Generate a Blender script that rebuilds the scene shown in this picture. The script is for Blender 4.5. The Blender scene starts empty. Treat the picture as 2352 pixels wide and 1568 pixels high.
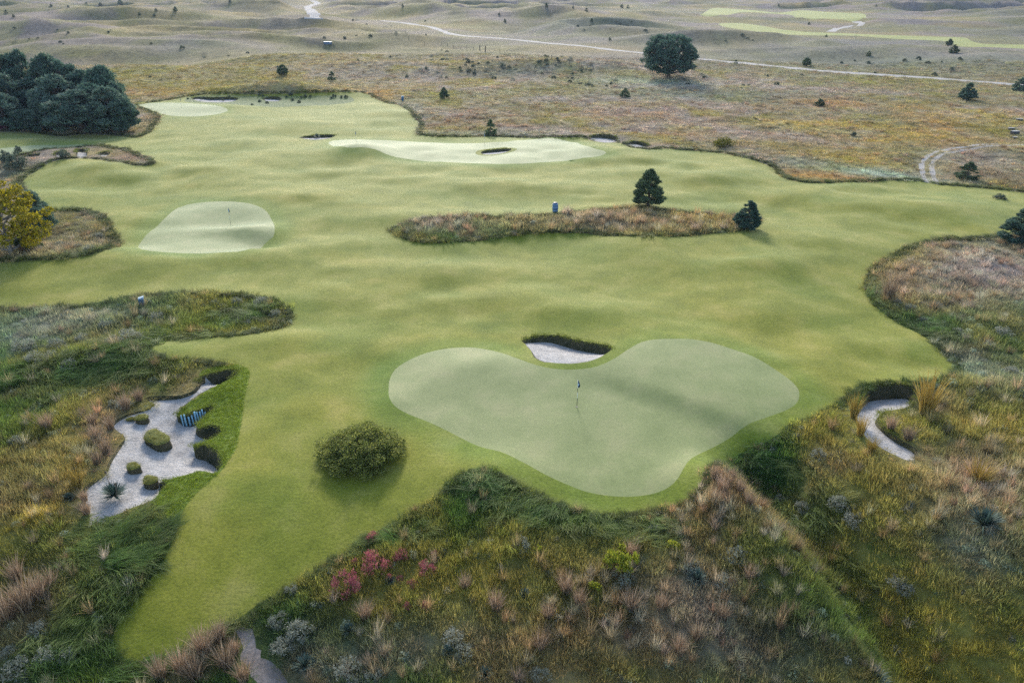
import bpy, math, random
import numpy as np
from mathutils import Vector
from mathutils.geometry import delaunay_2d_cdt
from mathutils.kdtree import KDTree

# ------------------------------------------------------------------ camera, sky, sun, exposure
scn = bpy.context.scene
COL = scn.collection
W0, H0, F0 = 2352.0, 1568.0, 1700.0          # reference pixel frame used for all pixel measurements
CAM_Z = 27.0
PITCH = math.atan(824.0 / F0)
cam_d = bpy.data.cameras.new("camera")
cam_d.sensor_width = 36.0
cam_d.lens = 36.0 * F0 / W0
cam_d.clip_start = 0.5
cam_d.clip_end = 20000
cam = bpy.data.objects.new("camera", cam_d)
COL.objects.link(cam)
cam.location = (0, 0, CAM_Z)
cam.rotation_euler = (math.pi / 2 - PITCH, 0, 0)
scn.camera = cam

SUN_EL, SUN_AZ = math.radians(26), math.radians(-6)
world = bpy.data.worlds.new("World")
scn.world = world
world.use_nodes = True
wn = world.node_tree.nodes
sky = wn.new("ShaderNodeTexSky")
sky.sky_type = 'NISHITA'
sky.sun_disc = False
sky.sun_elevation = SUN_EL
sky.sun_rotation = SUN_AZ
sky.air_density = 1.0
sky.dust_density = 1.2
world.node_tree.links.new(sky.outputs[0], wn["Background"].inputs[0])
wn["Background"].inputs[1].default_value = 0.15
sun_d = bpy.data.lights.new("sun", 'SUN')
sun_d.energy = 2.0
sun_d.angle = math.radians(11)
sun_d.color = (1.0, 0.95, 0.86)
sun = bpy.data.objects.new("sun", sun_d)
COL.objects.link(sun)
sun.location = (0, 200, 200)
sun.rotation_euler = (-(math.pi / 2 - SUN_EL), 0, -SUN_AZ)
vs = scn.view_settings
vs.view_transform = 'Standard'
vs.look = 'None'
vs.exposure = 1.18
vs.gamma = 1.0
scn.render.engine = 'CYCLES'
scn.cycles.use_denoising = False
scn.cycles.max_bounces = 5
scn.cycles.diffuse_bounces = 2
scn.cycles.glossy_bounces = 1
scn.cycles.transmission_bounces = 3
scn.cycles.volume_bounces = 0
scn.cycles.transparent_max_bounces = 4

rng = np.random.default_rng(7)
random.seed(7)

# ------------------------------------------------------------------ numeric helpers
def smooth(a, b, x):
    t = np.clip((x - a) / (b - a), 0, 1)
    return t * t * (3 - 2 * t)

def _hash(ix, iy, s):
    n = (ix * 374761393 + iy * 668265263 + s * 1442695041) & 0xFFFFFFFF
    n = ((n ^ (n >> 13)) * 1274126177) & 0xFFFFFFFF
    n = n ^ (n >> 16)
    return (n & 0xFFFF) / 65535.0

def noise(x, y, s=0):
    x = np.asarray(x, float); y = np.asarray(y, float)
    xi = np.floor(x).astype(np.int64); yi = np.floor(y).astype(np.int64)
    fx = x - xi; fy = y - yi
    fx = fx * fx * fx * (fx * (fx * 6 - 15) + 10); fy = fy * fy * fy * (fy * (fy * 6 - 15) + 10)
    a = _hash(xi, yi, s); b = _hash(xi + 1, yi, s); c = _hash(xi, yi + 1, s); d = _hash(xi + 1, yi + 1, s)
    return (a + (b - a) * fx) * (1 - fy) + (c + (d - c) * fx) * fy          # 0..1

def fbm(x, y, s=0, o=3):
    v = 0; a = 1; t = 0
    for i in range(o):
        v = v + a * noise(x * 2 ** i + 13.7 * i, y * 2 ** i - 7.1 * i, s + i); t += a; a *= 0.5
    return v / t

CP, SP = math.cos(PITCH), math.sin(PITCH)
def rays(px, py):
    px = np.asarray(px, float); py = np.asarray(py, float)
    u = (px - W0 / 2) / F0; v = -(py - H0 / 2) / F0
    d = np.stack([u, CP + v * SP, -SP + v * CP], -1)
    return d / np.linalg.norm(d, axis=-1, keepdims=True)

def flat(px, py, z=0.0):
    d = rays(px, py)
    t = (z - CAM_Z) / d[..., 2]
    return np.stack([d[..., 0] * t, d[..., 1] * t], -1)

def seg_dist(x, y, pts):
    """Distance to a polyline (pts as an array)."""
    P = np.asarray(pts, float); sh = np.shape(x)
    x = np.ravel(x); y = np.ravel(y)
    best = np.full(x.shape, 1e9)
    if len(x) < 400:
        A, Dv = P[:-1], P[1:] - P[:-1]
        t = np.clip(((x[:, None] - A[:, 0]) * Dv[:, 0] + (y[:, None] - A[:, 1]) * Dv[:, 1]) / ((Dv ** 2).sum(1) + 1e-9), 0, 1)
        return np.hypot(x[:, None] - A[:, 0] - t * Dv[:, 0], y[:, None] - A[:, 1] - t * Dv[:, 1]).min(1).reshape(sh)
    for (ax, ay), (bx, by) in zip(P[:-1], P[1:]):
        dx, dy = bx - ax, by - ay
        t = np.clip(((x - ax) * dx + (y - ay) * dy) / (dx * dx + dy * dy + 1e-9), 0, 1)
        best = np.minimum(best, np.hypot(x - ax - t * dx, y - ay - t * dy))
    return best.reshape(sh)

# ------------------------------------------------------------------ relief of the land
# zoom-frame converters: the outlines below were read off enlarged crops of the photograph
def z1(p): return [(x * .341, y * .341) + tuple(r) for x, y, *r in p]
def z2(p): return [(x * .341 + 775, y * .341) + tuple(r) for x, y, *r in p]
def z3(p): return [(x * .341 + 1550, y * .341) + tuple(r) for x, y, *r in p]
def z4(p): return [(x * .341, y * .341 + 517) + tuple(r) for x, y, *r in p]
def z5(p): return [(x * .341 + 775, y * .341 + 517) + tuple(r) for x, y, *r in p]
def z6(p): return [(x * .341 + 1550, y * .341 + 517) + tuple(r) for x, y, *r in p]
def zs(p): return [(x * .2465 + 167.7, y * .2465 + 823.8) + tuple(r) for x, y, *r in p]

ROAD_PX = z2([(300, 140), (420, 152), (560, 172), (650, 188), (750, 226), (830, 240), (1000, 253), (1200, 268), (1600, 306), (2080, 360)]) + \
          z3([(120, 393), (450, 425), (900, 470), (1150, 490), (1640, 520), (1900, 540), (2290, 570), (2450, 583)])
ROAD2_PX = [(690, -14), (716, 2), (730, 8), (712, 14), (706, 18), (716, 26), (722, 36), (720, 44)]
TRACK_PX = z3([(1728, 1238), (1700, 1160), (1695, 1100), (1730, 1055), (1800, 1022), (1900, 1000), (2010, 985), (2150, 978), (2400, 975)])
FARTRACK_PX = z3([(1050, 215), (1090, 195), (1150, 180), (1200, 172)])
FARTRACK2_PX = z3([(1215, 146), (1250, 155), (1272, 168), (1240, 176)])
FAR_F1 = z3([(170, 102), (210, 80), (260, 56), (400, 62), (560, 74), (700, 88), (830, 72), (1000, 80), (1160, 88), (1280, 98), (1262, 128), (1130, 132), (1000, 126), (870, 124), (780, 104), (640, 92), (470, 84), (380, 98), (280, 108)])
FAR_F2 = z3([(300, 160), (450, 158), (600, 178), (800, 208), (1200, 228), (1700, 246), (1940, 254), (2000, 278), (2100, 298), (2400, 304), (2400, 330), (2100, 318), (1930, 315), (1800, 277), (1500, 264), (1200, 242), (800, 236), (500, 207), (350, 186)])

BUMPS = [  # px, py (crest), rx, ry metres, height
    (1700, 612, 9, 4.0, .95), (985, 622, 9, 4, .75), (130, 605, 8, 4.5, .8), (845, 855, 4, 2.6, -.5),
    (230, 398, 7, 5, 1.1), (110, 385, 7, 4, .8), (520, 531, 6, 2.0, .75), (835, 352, 5, 4.5, 1.5),
    (1345, 728, 6, 2.6, .65), (1180, 690, 7, 3, .45),
    (620, 590, 8, 4, .5), (330, 610, 7, 4, .5), (1580, 560, 9, 4, .5), (1900, 560, 8, 4, .4), (1850, 720, 6, 3, .4),
    (1980, 800, 5, 2.5, .4), (1090, 425, 10, 5, .8), (1250, 430, 8, 4, .5), (700, 450, 9, 5, .6), (560, 420, 8, 5, .6),
    (1640, 400, 9, 5, .6), (1900, 450, 10, 5, .7), (2150, 480, 10, 5, .7), (470, 395, 6, 4, .6), (640, 360, 8, 6, .7),
    (1360, 345, 6, 5, .8), (950, 335, 5, 4, .5), (480, 250, 8, 6, .6), (700, 290, 9, 7, .7), (900, 270, 8, 7, .7),
    (1330, 505, 20, 4.5, 1.1), (1480, 480, 7, 3, .7), (640, 217, 20, 6, 3.6), (200, 350, 9, 5, .4),
    (1500, 830, 9, 4, .5), (1080, 850, 8, 3.5, .35), (660, 790, 5, 2.5, .5), (500, 690, 10, 3, .5),
    (1110, 1085, 3, 2, .5), (2150, 890, 6, 3, .7), (300, 830, 6, 3, .8),
    (470, 92, 34, 16, 5.0), (120, 80, 40, 16, 4.0), (330, 52, 60, 30, 7), (900, 40, 60, 24, 6), (1540, 180, 16, 12, 1.8),
    (1350, 165, 30, 10, 2.5), (1280, 48, 44, 18, 7.5), (1500, 66, 46, 16, 5.0), (1000, 30, 60, 30, 6), (1750, 96, 46, 12, 3), (2000, 133, 60, 12, 3.0),
    (2250, 40, 70, 30, 9), (1720, 30, 40, 15, 4), (640, 28, 60, 22, 6), (600, 140, 24, 10, 1.8), (200, 130, 34, 12, 2),
]
BW = []
for (px, py, rx, ry, a) in BUMPS:
    c = flat(px, py); BW.append((c[0], c[1], rx, ry, a * (.95 if py > 205 else 1.)))
ROADF = [flat(*p[:2]) for p in ROAD_PX]
ROAD2F = [flat(*p[:2]) for p in ROAD2_PX if p[1] > -5]
F1C = [flat(*p) for p in z3([(200, 85), (400, 75), (700, 98), (900, 100), (1250, 115)])]
F2C = [flat(*p) for p in z3([(330, 172), (550, 188), (800, 222), (1200, 236), (1700, 262), (2000, 297), (2400, 316)])]
VAL = [flat(*p) for p in [(1770, 1075), (1880, 1180), (2050, 1340), (2230, 1540)]]
RDG = [flat(*p) for p in [(1640, 1100), (1760, 1230), (1900, 1400), (2020, 1560)]]
RDG2 = [flat(*p) for p in [(1990, 1010), (2150, 1130), (2400, 1290)]]

BA = np.array(BW); BFAR = np.array([b[1] < 150 for b in BUMPS])
TA, TB = flat(1365, 872), flat(1700, 985)
TN = np.array([-(TB - TA)[1], (TB - TA)[0]]); TN = TN / np.hypot(*TN)
if TN[1] < 0: TN = -TN
G1C, TC = flat(1365, 950), flat(1590, 905)
def height(x, y):
    x = np.asarray(x, float); sh = x.shape
    x = x.ravel(); y = np.asarray(y, float).ravel()
    d = np.hypot(x, y)
    z = -3.4 * (1 - smooth(13, 37, y))
    nr = d < 245
    if nr.any():
        X, Y, D = x[nr], y[nr], d[nr]
        near = 1 - smooth(150, 240, D)
        zz = near * (.46 * (fbm(X / 16, Y / 12, 3, 2) - .5) * 2 + .34 * (.35 + .65 * smooth(.2, .7, noise(X / 21, Y / 17, 19))) * (noise(X / 7.3, Y / 5.1, 9) - .5) * 2) * smooth(28, 50, D)
        zz = zz + .36 * smooth(.35, .7, noise(X / 13, Y / 11, 18)) * (noise(X / 3.6, Y / 2.8, 17) - .5) * smooth(34, 60, D) * near
        calm = 1 - .75 * np.exp(-(((X - G1C[0]) / 12) ** 2 + ((Y - G1C[1]) / 12) ** 2) ** 2)
        zz = zz * calm
        sd = (X - TA[0]) * TN[0] + (Y - TA[1]) * TN[1]
        zz = zz + .55 * smooth(-1.3, .9, sd) * np.exp(-((X - TC[0]) / 6.5) ** 2 - ((Y - TC[1]) / 8.) ** 2)
        z[nr] += zz + .06 * (noise(X / 2.1, Y / 1.9, 15) - .5) * smooth(20, 40, D) * near
    if len(x) < 400:
        q = ((x[:, None] - BA[:, 0]) / BA[:, 2]) ** 2 + ((y[:, None] - BA[:, 1]) / BA[:, 3]) ** 2
        e = BA[:, 4] * np.exp(-q); z = z + e[:, ~BFAR].sum(1); zf = e[:, BFAR].sum(1)
    else:
        zf = np.zeros(len(x))
        for (cx, cy, rx, ry, a), fb in zip(BW, BFAR):
            w = np.where((np.abs(y - cy) < 3.2 * ry) & (np.abs(x - cx) < 3.2 * rx))[0]
            if len(w): (zf if fb else z)[w] += a * np.exp(-((x[w] - cx) / rx) ** 2 - ((y[w] - cy) / ry) ** 2)
    w = d < 80
    if w.any():
        X, Y = x[w], y[w]
        z[w] += -2.2 * np.exp(-(seg_dist(X, Y, VAL) / 2.6) ** 2) + .9 * np.exp(-(seg_dist(X, Y, RDG) / 2.2) ** 2) + .8 * np.exp(-(seg_dist(X, Y, RDG2) / 2.5) ** 2)
    w = d > 165
    if w.any():
        X, Y, D = x[w], y[w], d[w]
        m = smooth(5, 60, seg_dist(X, Y, ROADF)) * smooth(30, 120, seg_dist(X, Y, F2C)) * smooth(50, 190, seg_dist(X, Y, F1C)) * smooth(6, 40, seg_dist(X, Y, ROAD2F))
        m = .06 + .94 * m
        r1 = 1 - np.abs(noise(X / 120 + .3, Y / 62 + .2, 21) * 2 - 1)
        r2 = 1 - np.abs(noise(X / 52 + .7, Y / 30 + .9, 22) * 2 - 1)
        hl = 11. * (r1 - .5) + 4.2 * (r2 - .5) + 1.6 * (noise(X / 22, Y / 13, 23) - .5) + .6 * (noise(X / 9, Y / 6, 24) - .5)
        z[w] += zf[w] * m
        z[w] += smooth(165, 420, D) * m * hl * (.85 + .45 * smooth(350, 1100, D))
        z[w] += 60 * smooth(1700, 6000, D) * (.6 + .8 * noise(X / 700, Y / 500, 31))
    return z.reshape(sh)

def hit(px, py, dz=0.0):
    d = rays(px, py)
    sh = d.shape[:-1]; d = d.reshape(-1, 3)
    dn = np.minimum(d[:, 2], -.004)
    t0 = (CAM_Z - 16) / -dn; t1 = np.minimum((CAM_Z + 9) / -dn, 4800)
    lo = t0.copy(); hi = t1.copy(); done = np.zeros(len(d), bool); prev = t0.copy(); NS = 70
    for k in range(1, NS + 1):
        idx = np.where(~done)[0]
        if len(idx) == 0: break
        tt = t0[idx] * (t1[idx] / t0[idx]) ** (k / NS)
        p = d[idx] * tt[:, None]
        under = p[:, 2] + CAM_Z < height(p[:, 0], p[:, 1]) + dz
        w = idx[under]
        lo[w] = prev[w]; hi[w] = tt[under]; done[w] = True
        prev[idx] = tt
    for _ in range(14):
        mid = (lo + hi) / 2
        p = d * mid[:, None]
        u = p[:, 2] + CAM_Z < height(p[:, 0], p[:, 1]) + dz
        hi = np.where(u, mid, hi); lo = np.where(u, lo, mid)
    p = d * ((lo + hi) / 2)[:, None]
    return p[:, :2].reshape(sh + (2,))

# ------------------------------------------------------------------ outlines
def spline(pts, closed=True, step=None, n=None):
    """Catmull-Rom through ground points, resampled at a spacing that grows with distance."""
    P = np.asarray(pts, float); N = len(P)
    out = []
    rngi = range(N if closed else N - 1)
    for i in rngi:
        if closed: p0, p1, p2, p3 = P[i - 1], P[i], P[(i + 1) % N], P[(i + 2) % N]
        else: p0, p1, p2, p3 = P[max(i - 1, 0)], P[i], P[i + 1], P[min(i + 2, N - 1)]
        L = np.hypot(*(p2 - p1)[:2]); D = np.hypot(*p1[:2])
        s = step or max(.28, D * .009)
        k = max(2, int(L / s)) if L > s else 1
        for j in range(k):
            t = j / k
            out.append(.5 * ((2 * p1) + (p2 - p0) * t + (2 * p0 - 5 * p1 + 4 * p2 - p3) * t * t + (3 * p1 - p0 - 3 * p2 + p3) * t ** 3))
    if not closed: out.append(P[-1])
    return np.array(out)

def outline(px):
    a = np.array([p[:2] for p in px], float)
    g = hit(a[:, 0], a[:, 1])
    ext = np.array([p[2:] for p in px], float) if len(px[0]) > 2 else np.zeros((len(px), 0))
    return spline(np.c_[g, ext])

FAIR = z4([(-500, 560), (0, 556), (200, 560), (450, 546), (700, 516), (850, 490), (1000, 467), (1200, 456), (1450, 455), (1680, 468), (1850, 500), (1950, 560), (1980, 610), (1950, 660), (1850, 705), (1650, 740), (1400, 756), (1200, 766), (1080, 790), (1022, 830), (1035, 868), (1150, 887), (1300, 897), (1500, 920), (1620, 945), (1672, 975), (1672, 1050), (1645, 1150), (1622, 1350), (1590, 1500)]) + \
    [(527, 1053), (505, 1085), (460, 1123), (430, 1157), (413, 1187), (402, 1228), (379, 1279), (348, 1327), (307, 1382), (273, 1430), (259, 1460), (263, 1488), (290, 1511), (331, 1518), (380, 1513), (426, 1496), (477, 1453), (546, 1420), (607, 1378), (682, 1337), (733, 1303), (802, 1262), (867, 1218), (911, 1194), (966, 1164), (1014, 1133), (1048, 1095), (1099, 1074), (1143, 1080), (1201, 1116), (1252, 1143), (1307, 1165), (1355, 1176), (1423, 1180), (1491, 1171), (1550, 1158), (1591, 1140), (1608, 1109), (1628, 1075), (1680, 1054)] + \
    z6([(520, 1500), (650, 1440), (800, 1340), (930, 1290), (1060, 1210), (1180, 1120), (1280, 1070), (1450, 1048), (1650, 1048), (1800, 1030), (1870, 1000), (1882, 940), (1800, 850), (1600, 710), (1400, 590), (1310, 490), (1285, 400), (1310, 310), (1380, 250), (1480, 190), (1650, 120), (1900, 85), (2200, 65), (2600, 60)]) + \
    z3([(2600, 1330), (2352, 1298), (2150, 1275), (1900, 1255), (1780, 1245), (1650, 1222), (1450, 1215), (1250, 1225), (1000, 1235), (850, 1228), (750, 1205), (700, 1180), (680, 1150), (620, 1110), (480, 1065), (330, 1035), (150, 1018), (0, 1006)]) + \
    z2([(2200, 1000), (2050, 1003), (1950, 985), (1900, 960), (1800, 962), (1700, 945), (1650, 925), (1400, 922), (1100, 922), (800, 923), (640, 920), (560, 910), (530, 890), (545, 850), (545, 820), (500, 770), (430, 715), (330, 695), (260, 665), (190, 630), (100, 620), (0, 622)]) + \
    z1([(2000, 632), (1700, 636), (1400, 636), (1250, 655), (1080, 685), (930, 700), (935, 712), (1000, 735), (1080, 775), (1080, 800), (1045, 850), (1030, 880), (960, 920), (890, 928), (780, 915), (600, 905), (420, 920), (280, 905), (150, 888), (0, 890), (-600, 892), (-600, 1085), (0, 1067), (120, 1040), (300, 1008), (450, 1000), (590, 985), (740, 980), (880, 1010), (1000, 1060), (1050, 1090), (1020, 1110), (960, 1115), (840, 1100), (720, 1082), (600, 1070), (480, 1070), (330, 1095), (200, 1180), (150, 1240), (240, 1330), (340, 1410), (520, 1402), (640, 1428), (720, 1470), (780, 1567)]) + \
    z4([(800, 80), (812, 122), (740, 160), (560, 210), (300, 236), (0, 250), (-500, 262)])
ISLE = z5([(360, 40), (440, 90), (560, 115), (720, 122), (880, 110), (1100, 85), (1300, 60), (1450, 52), (1700, 60), (2000, 75), (2300, 78)]) + \
    [(1618, 538), (1686, 532), (1727, 523), (1747, 511), (1740, 500), (1700, 497), (1640, 492), (1590, 488), (1540, 483), (1480, 478), (1420, 477), (1350, 484), (1290, 490), (1200, 494), (1100, 495), (1040, 496), (985, 500), (930, 513), (902, 524)]
ISLE2 = z1([(1240, 682), (1290, 655), (1450, 645), (1700, 648), (2000, 648), (2240, 645)]) + z2([(0, 643), (80, 648), (115, 678), (60, 697), (0, 702)]) + z1([(2240, 706), (2100, 712), (1850, 722), (1700, 712), (1550, 702), (1400, 697), (1300, 692)])
G1 = z5([(345, 1100), (352, 1040), (390, 970), (480, 910), (600, 860), (760, 828), (900, 823), (1020, 840), (1120, 865), (1220, 900), (1350, 945), (1480, 968), (1620, 970), (1750, 950), (1870, 895), (1960, 835), (2050, 787), (2150, 768), (2300, 765)]) + \
    z6([(130, 770), (280, 800), (480, 865), (620, 935), (740, 1015), (810, 1075), (838, 1125), (825, 1190), (760, 1240), (600, 1300), (450, 1370), (250, 1500)]) + \
    [(1590, 1051), (1570, 1075), (1558, 1097), (1535, 1119), (1501, 1133), (1450, 1140), (1399, 1138), (1348, 1129), (1307, 1114), (1252, 1089), (1201, 1061), (1150, 1037), (1099, 1024), (1031, 991), (980, 967), (939, 951), (908, 933), (894, 912)]
G2 = z1([(1100, 1480), (1200, 1400), (1330, 1367), (1500, 1357), (1640, 1365), (1740, 1390), (1800, 1430), (1840, 1500)]) + z4([(1850, 20), (1840, 80), (1780, 130), (1650, 170), (1450, 187), (1250, 190), (1080, 180), (960, 165), (932, 145), (960, 100), (1010, 45)])
G3 = z2([(-30, 948), (100, 940), (300, 945), (500, 955), (700, 963), (900, 965), (1100, 957), (1250, 945), (1350, 936), (1500, 938), (1600, 960), (1700, 990), (1790, 1015), (1808, 1032), (1760, 1053), (1600, 1075), (1450, 1090), (1300, 1100), (1100, 1105), (900, 1100), (700, 1090), (520, 1078), (400, 1060), (320, 1035), (250, 1005), (150, 992), (60, 993), (-30, 985), (-60, 965)])
G4 = z1([(930, 709), (1000, 696), (1150, 692), (1300, 698), (1450, 711), (1530, 735), (1520, 755), (1430, 775), (1300, 786), (1150, 780), (1080, 765), (1000, 737)])
G5 = z1([(-400, 1020), (0, 1000), (150, 986), (350, 977), (560, 972), (570, 982), (450, 995), (250, 1012), (120, 1034), (0, 1060), (-400, 1075)])
RING = z2([(930, 1030), (960, 1010), (1080, 996), (1190, 997), (1210, 1008), (1170, 1025), (1090, 1044), (1000, 1050), (945, 1044)])
COLLAR = [(556, 838), (585, 850), (582, 900), (566, 980), (553, 1035), (534, 1068), (470, 1130), (438, 1165), (425, 1195), (412, 1222), (398, 1205), (372, 1170), (343, 1152), (338, 1140), (360, 1118), (380, 1090), (420, 1085), (420, 1020), (400, 1000), (420, 960), (395, 955), (430, 925), (470, 900), (500, 872), (455, 862), (480, 846), (520, 838)]
PATHP = [(540, 1446), (562, 1444), (590, 1478), (625, 1525), (665, 1580), (700, 1640), (640, 1640), (600, 1580), (570, 1525), (550, 1480)]

BUNK = {  # rim outlines with wall depth in metres
    'b1': z5([(1240, 778, .25), (1300, 750, .45), (1400, 739, .55), (1500, 743, .7), (1620, 775, .8), (1750, 795, .8), (1830, 810, .7), (1850, 832, .45), (1800, 872, .2), (1730, 908, .12), (1600, 932, .1), (1480, 928, .1), (1390, 920, .1), (1325, 888, .12), (1300, 842, .15), (1262, 800, .2)]),
    'b2': zs([(1180, 165, .5), (1340, 115, 1.0), (1450, 97, 1.15), (1545, 105, 1.0), (1500, 160, .5), (1430, 210, .25), (1330, 258, .22), (1230, 303, .22), (1130, 362, .25), (1060, 422, .3), (1000, 480, .4), (955, 525, .5), (1010, 530, .8), (1120, 482, 1.0), (1220, 458, 1.0), (1290, 432, .9), (1315, 445, .6), (1270, 500, .5), (1205, 560, .5), (1160, 600, .6), (1165, 645, .7), (1270, 620, .95), (1340, 615, .95), (1388, 640, .8), (1385, 685, .5), (1300, 738, .35), (1200, 775, .5), (1110, 808, .8), (1130, 830, .85), (1220, 790, 1.0), (1290, 815, 1.05), (1370, 885, 1.0), (1398, 950, .85), (1375, 1015, .55), (1335, 1062, .3), (1270, 1060, .25), (1190, 1042, .25), (1080, 1072, .25), (960, 1102, .3), (880, 1125, .4), (822, 1122, .7), (850, 1140, .8), (878, 1180, .75), (830, 1230, .4), (770, 1290, .25), (710, 1330, .2), (600, 1372, .15), (520, 1402, .12), (400, 1452, .12), (280, 1495, .12), (170, 1550, .12), (145, 1575, .12), (115, 1540, .1), (140, 1430, .1), (100, 1340, .1), (55, 1255, .1), (150, 1160, .1), (290, 1075, .1), (320, 990, .1), (350, 930, .1), (425, 810, .1), (485, 742, .1), (430, 690, .1), (340, 622, .1), (420, 560, .1), (520, 512, .1), (640, 480, .1), (765, 430, .12), (720, 402, .15), (665, 365, .2), (720, 345, .25), (860, 345, .3), (950, 345, .25), (1060, 325, .22), (1130, 285, .25), (1165, 235, .3)]),
    'b3': z6([(1215, 1235, .3), (1245, 1160, .7), (1290, 1105, .9), (1380, 1070, 1.1), (1500, 1058, 1.15), (1610, 1075, 1.0), (1640, 1130, .8), (1610, 1190, .5), (1545, 1232, .25), (1420, 1250, .35), (1375, 1285, .4), (1392, 1335, .4), (1450, 1390, .4), (1535, 1450, .35), (1625, 1505, .25), (1640, 1585, .2), (1550, 1575, .25), (1430, 1520, .3), (1315, 1455, .3), (1265, 1385, .3), (1225, 1310, .3)]),
    'b4': z2([(965, 1028, .5), (1000, 1012, .9), (1090, 1002, 1.1), (1170, 1002, .9), (1165, 1014, .3), (1100, 1034, .15), (1020, 1042, .15), (975, 1039, .2)]),
    'b5': z2([(1690, 927, .5), (1725, 908, 1.3), (1800, 902, 1.6), (1880, 920, 1.5), (1895, 940, 1.0), (1870, 956, .2), (1800, 962, .15), (1730, 950, .2)]),
    'b6': z2([(1940, 966, .5), (1985, 950, 1.1), (2050, 955, 1.3), (2100, 975, 1.2), (2100, 988, .6), (2050, 1000, .2), (1980, 990, .15)]),
    'b7': z1([(2015, 926, .3), (2080, 914, .9), (2150, 908, 1.2), (2230, 906, 1.2), (2262, 912, .8), (2220, 930, .15), (2150, 941, .12), (2080, 940, .15)]),
    'b8': z1([(1290, 662, .6), (1340, 652, 1.0), (1420, 657, 1.4), (1500, 653, 1.4), (1570, 655, 1.2), (1612, 664, .8), (1570, 684, .2), (1480, 690, .2), (1400, 688, .2), (1330, 680, .2)]),
    'b9': z1([(1768, 664, .5), (1820, 652, 1.2), (1880, 655, 1.2), (1902, 668, .7), (1860, 685, .2), (1790, 680, .2)]),
    'b10': z1([(150, 1055, .3), (200, 1038, .5), (272, 1034, .5), (240, 1062, .15), (180, 1066, .15)]),
    'b11': z1([(362, 1034, .4), (400, 1018, .5), (440, 1014, .5), (440, 1042, .2), (400, 1062, .12), (368, 1058, .15)]),
    'b12': z1([(508, 1012, .4), (545, 1002, .6), (588, 1003, .6), (588, 1050, .2), (545, 1064, .12), (510, 1060, .12)]),
    'b13': z1([(655, 1036, .3), (700, 1020, .5), (745, 1020, .5), (722, 1052, .15), (680, 1054, .15)]),
}

loops = {}
for k, v in dict(fair=FAIR, isle=ISLE, isle2=ISLE2, g1=G1, g2=G2, g3=G3, g4=G4, g5=G5, ring=RING, collar=COLLAR, path=PATHP, far1=FAR_F1, far2=FAR_F2).items():
    loops[k] = outline(v)[:, :2]

def ribbon(px, w, off=0.0):
    a = np.array([p[:2] for p in px], float)
    c = spline(hit(a[:, 0], a[:, 1]), closed=False)
    # plan smoothing keeps far centre lines from zigzagging over crests
    for _ in range(6):
        c[1:-1] = (c[:-2] + 2 * c[1:-1] + c[2:]) / 4
    t = np.gradient(c, axis=0); t /= np.linalg.norm(t, axis=1, keepdims=True) + 1e-9
    nrm = np.stack([-t[:, 1], t[:, 0]], 1)
    wob = .6 + .8 * noise(c[:, 0] / (w * 1.5), c[:, 1] / (w * 1.5), 77)[:, None]
    return np.r_[c + nrm * (off + w / 2 * wob), (c + nrm * (off - w / 2 * wob))[::-1]]

lp = loops['path']; loops['path'] = lp + .55 * np.stack([noise(lp[:, 0] * 1.6, lp[:, 1] * 1.6, 33) - .5, noise(lp[:, 0] * 1.6, lp[:, 1] * 1.6, 34) - .5], 1)
loops['road'] = ribbon(ROAD_PX, 4.8)
loops['road2'] = ribbon(ROAD2_PX[1:], 9.0)
loops['trk_a'] = ribbon(TRACK_PX, .7, .72)
loops['trk_b'] = ribbon(TRACK_PX, .7, -.72)
loops['ftrk'] = ribbon(FARTRACK_PX, 5.0)
loops['ftrk2'] = ribbon(FARTRACK2_PX, 5.0)

def sgn_area(p):
    return .5 * np.sum(p[:, 0] * np.roll(p[:, 1], -1) - np.roll(p[:, 0], -1) * p[:, 1])

def inside(x, y, poly):
    x = np.asarray(x); y = np.asarray(y)
    res = np.zeros(x.shape, bool)
    lo, hi = poly.min(0), poly.max(0)
    idx = np.where((x >= lo[0]) & (x <= hi[0]) & (y >= lo[1]) & (y <= hi[1]))[0]
    if len(idx) == 0: return res
    X, Y = x[idx], y[idx]; r = np.zeros(len(idx), bool)
    j = len(poly) - 1
    for i in range(len(poly)):
        xi, yi = poly[i]; xj, yj = poly[j]
        if yi != yj:
            c = ((yi > Y) != (yj > Y)) & (X < (xj - xi) * (Y - yi) / (yj - yi) + xi)
            r ^= c
        j = i
    res[idx] = r
    return res

bunk = {}
for k, v in BUNK.items():
    o = outline(v)
    p, dep = o[:, :2], np.clip(o[:, 2] * (.45 if k in ('b4', 'b5', 'b6', 'b7', 'b8', 'b9') else 1.), .06, None)
    # shaggy irregular rim
    s = .06 + .0012 * np.hypot(p[:, 0], p[:, 1])
    s = s[:, None]
    p = p + s * np.stack([noise(p[:, 0] * 1.7, p[:, 1] * 1.7, 5) - .5, noise(p[:, 0] * 1.7, p[:, 1] * 1.7, 6) - .5], 1)
    if sgn_area(p) < 0: p, dep = p[::-1], dep[::-1]
    t = np.roll(p, -1, 0) - np.roll(p, 1, 0); t /= np.linalg.norm(t, axis=1, keepdims=True) + 1e-9
    inn = np.stack([-t[:, 1], t[:, 0]], 1)
    fl = p + inn * (.10 + .28 * dep)[:, None]
    for _ in range(2):
        fl = (np.roll(fl, 1, 0) + 2 * fl + np.roll(fl, -1, 0)) / 4
    bunk[k] = dict(rim=p, floor=fl, dep=dep)

def floor_depth(b, x, y):
    f = b['floor']; dd = (x[:, None] - f[None, :, 0]) ** 2 + (y[:, None] - f[None, :, 1]) ** 2 + .15
    w = 1 / dd ** 1.3
    return (w * b['dep'][None]).sum(1) / w.sum(1)

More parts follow.
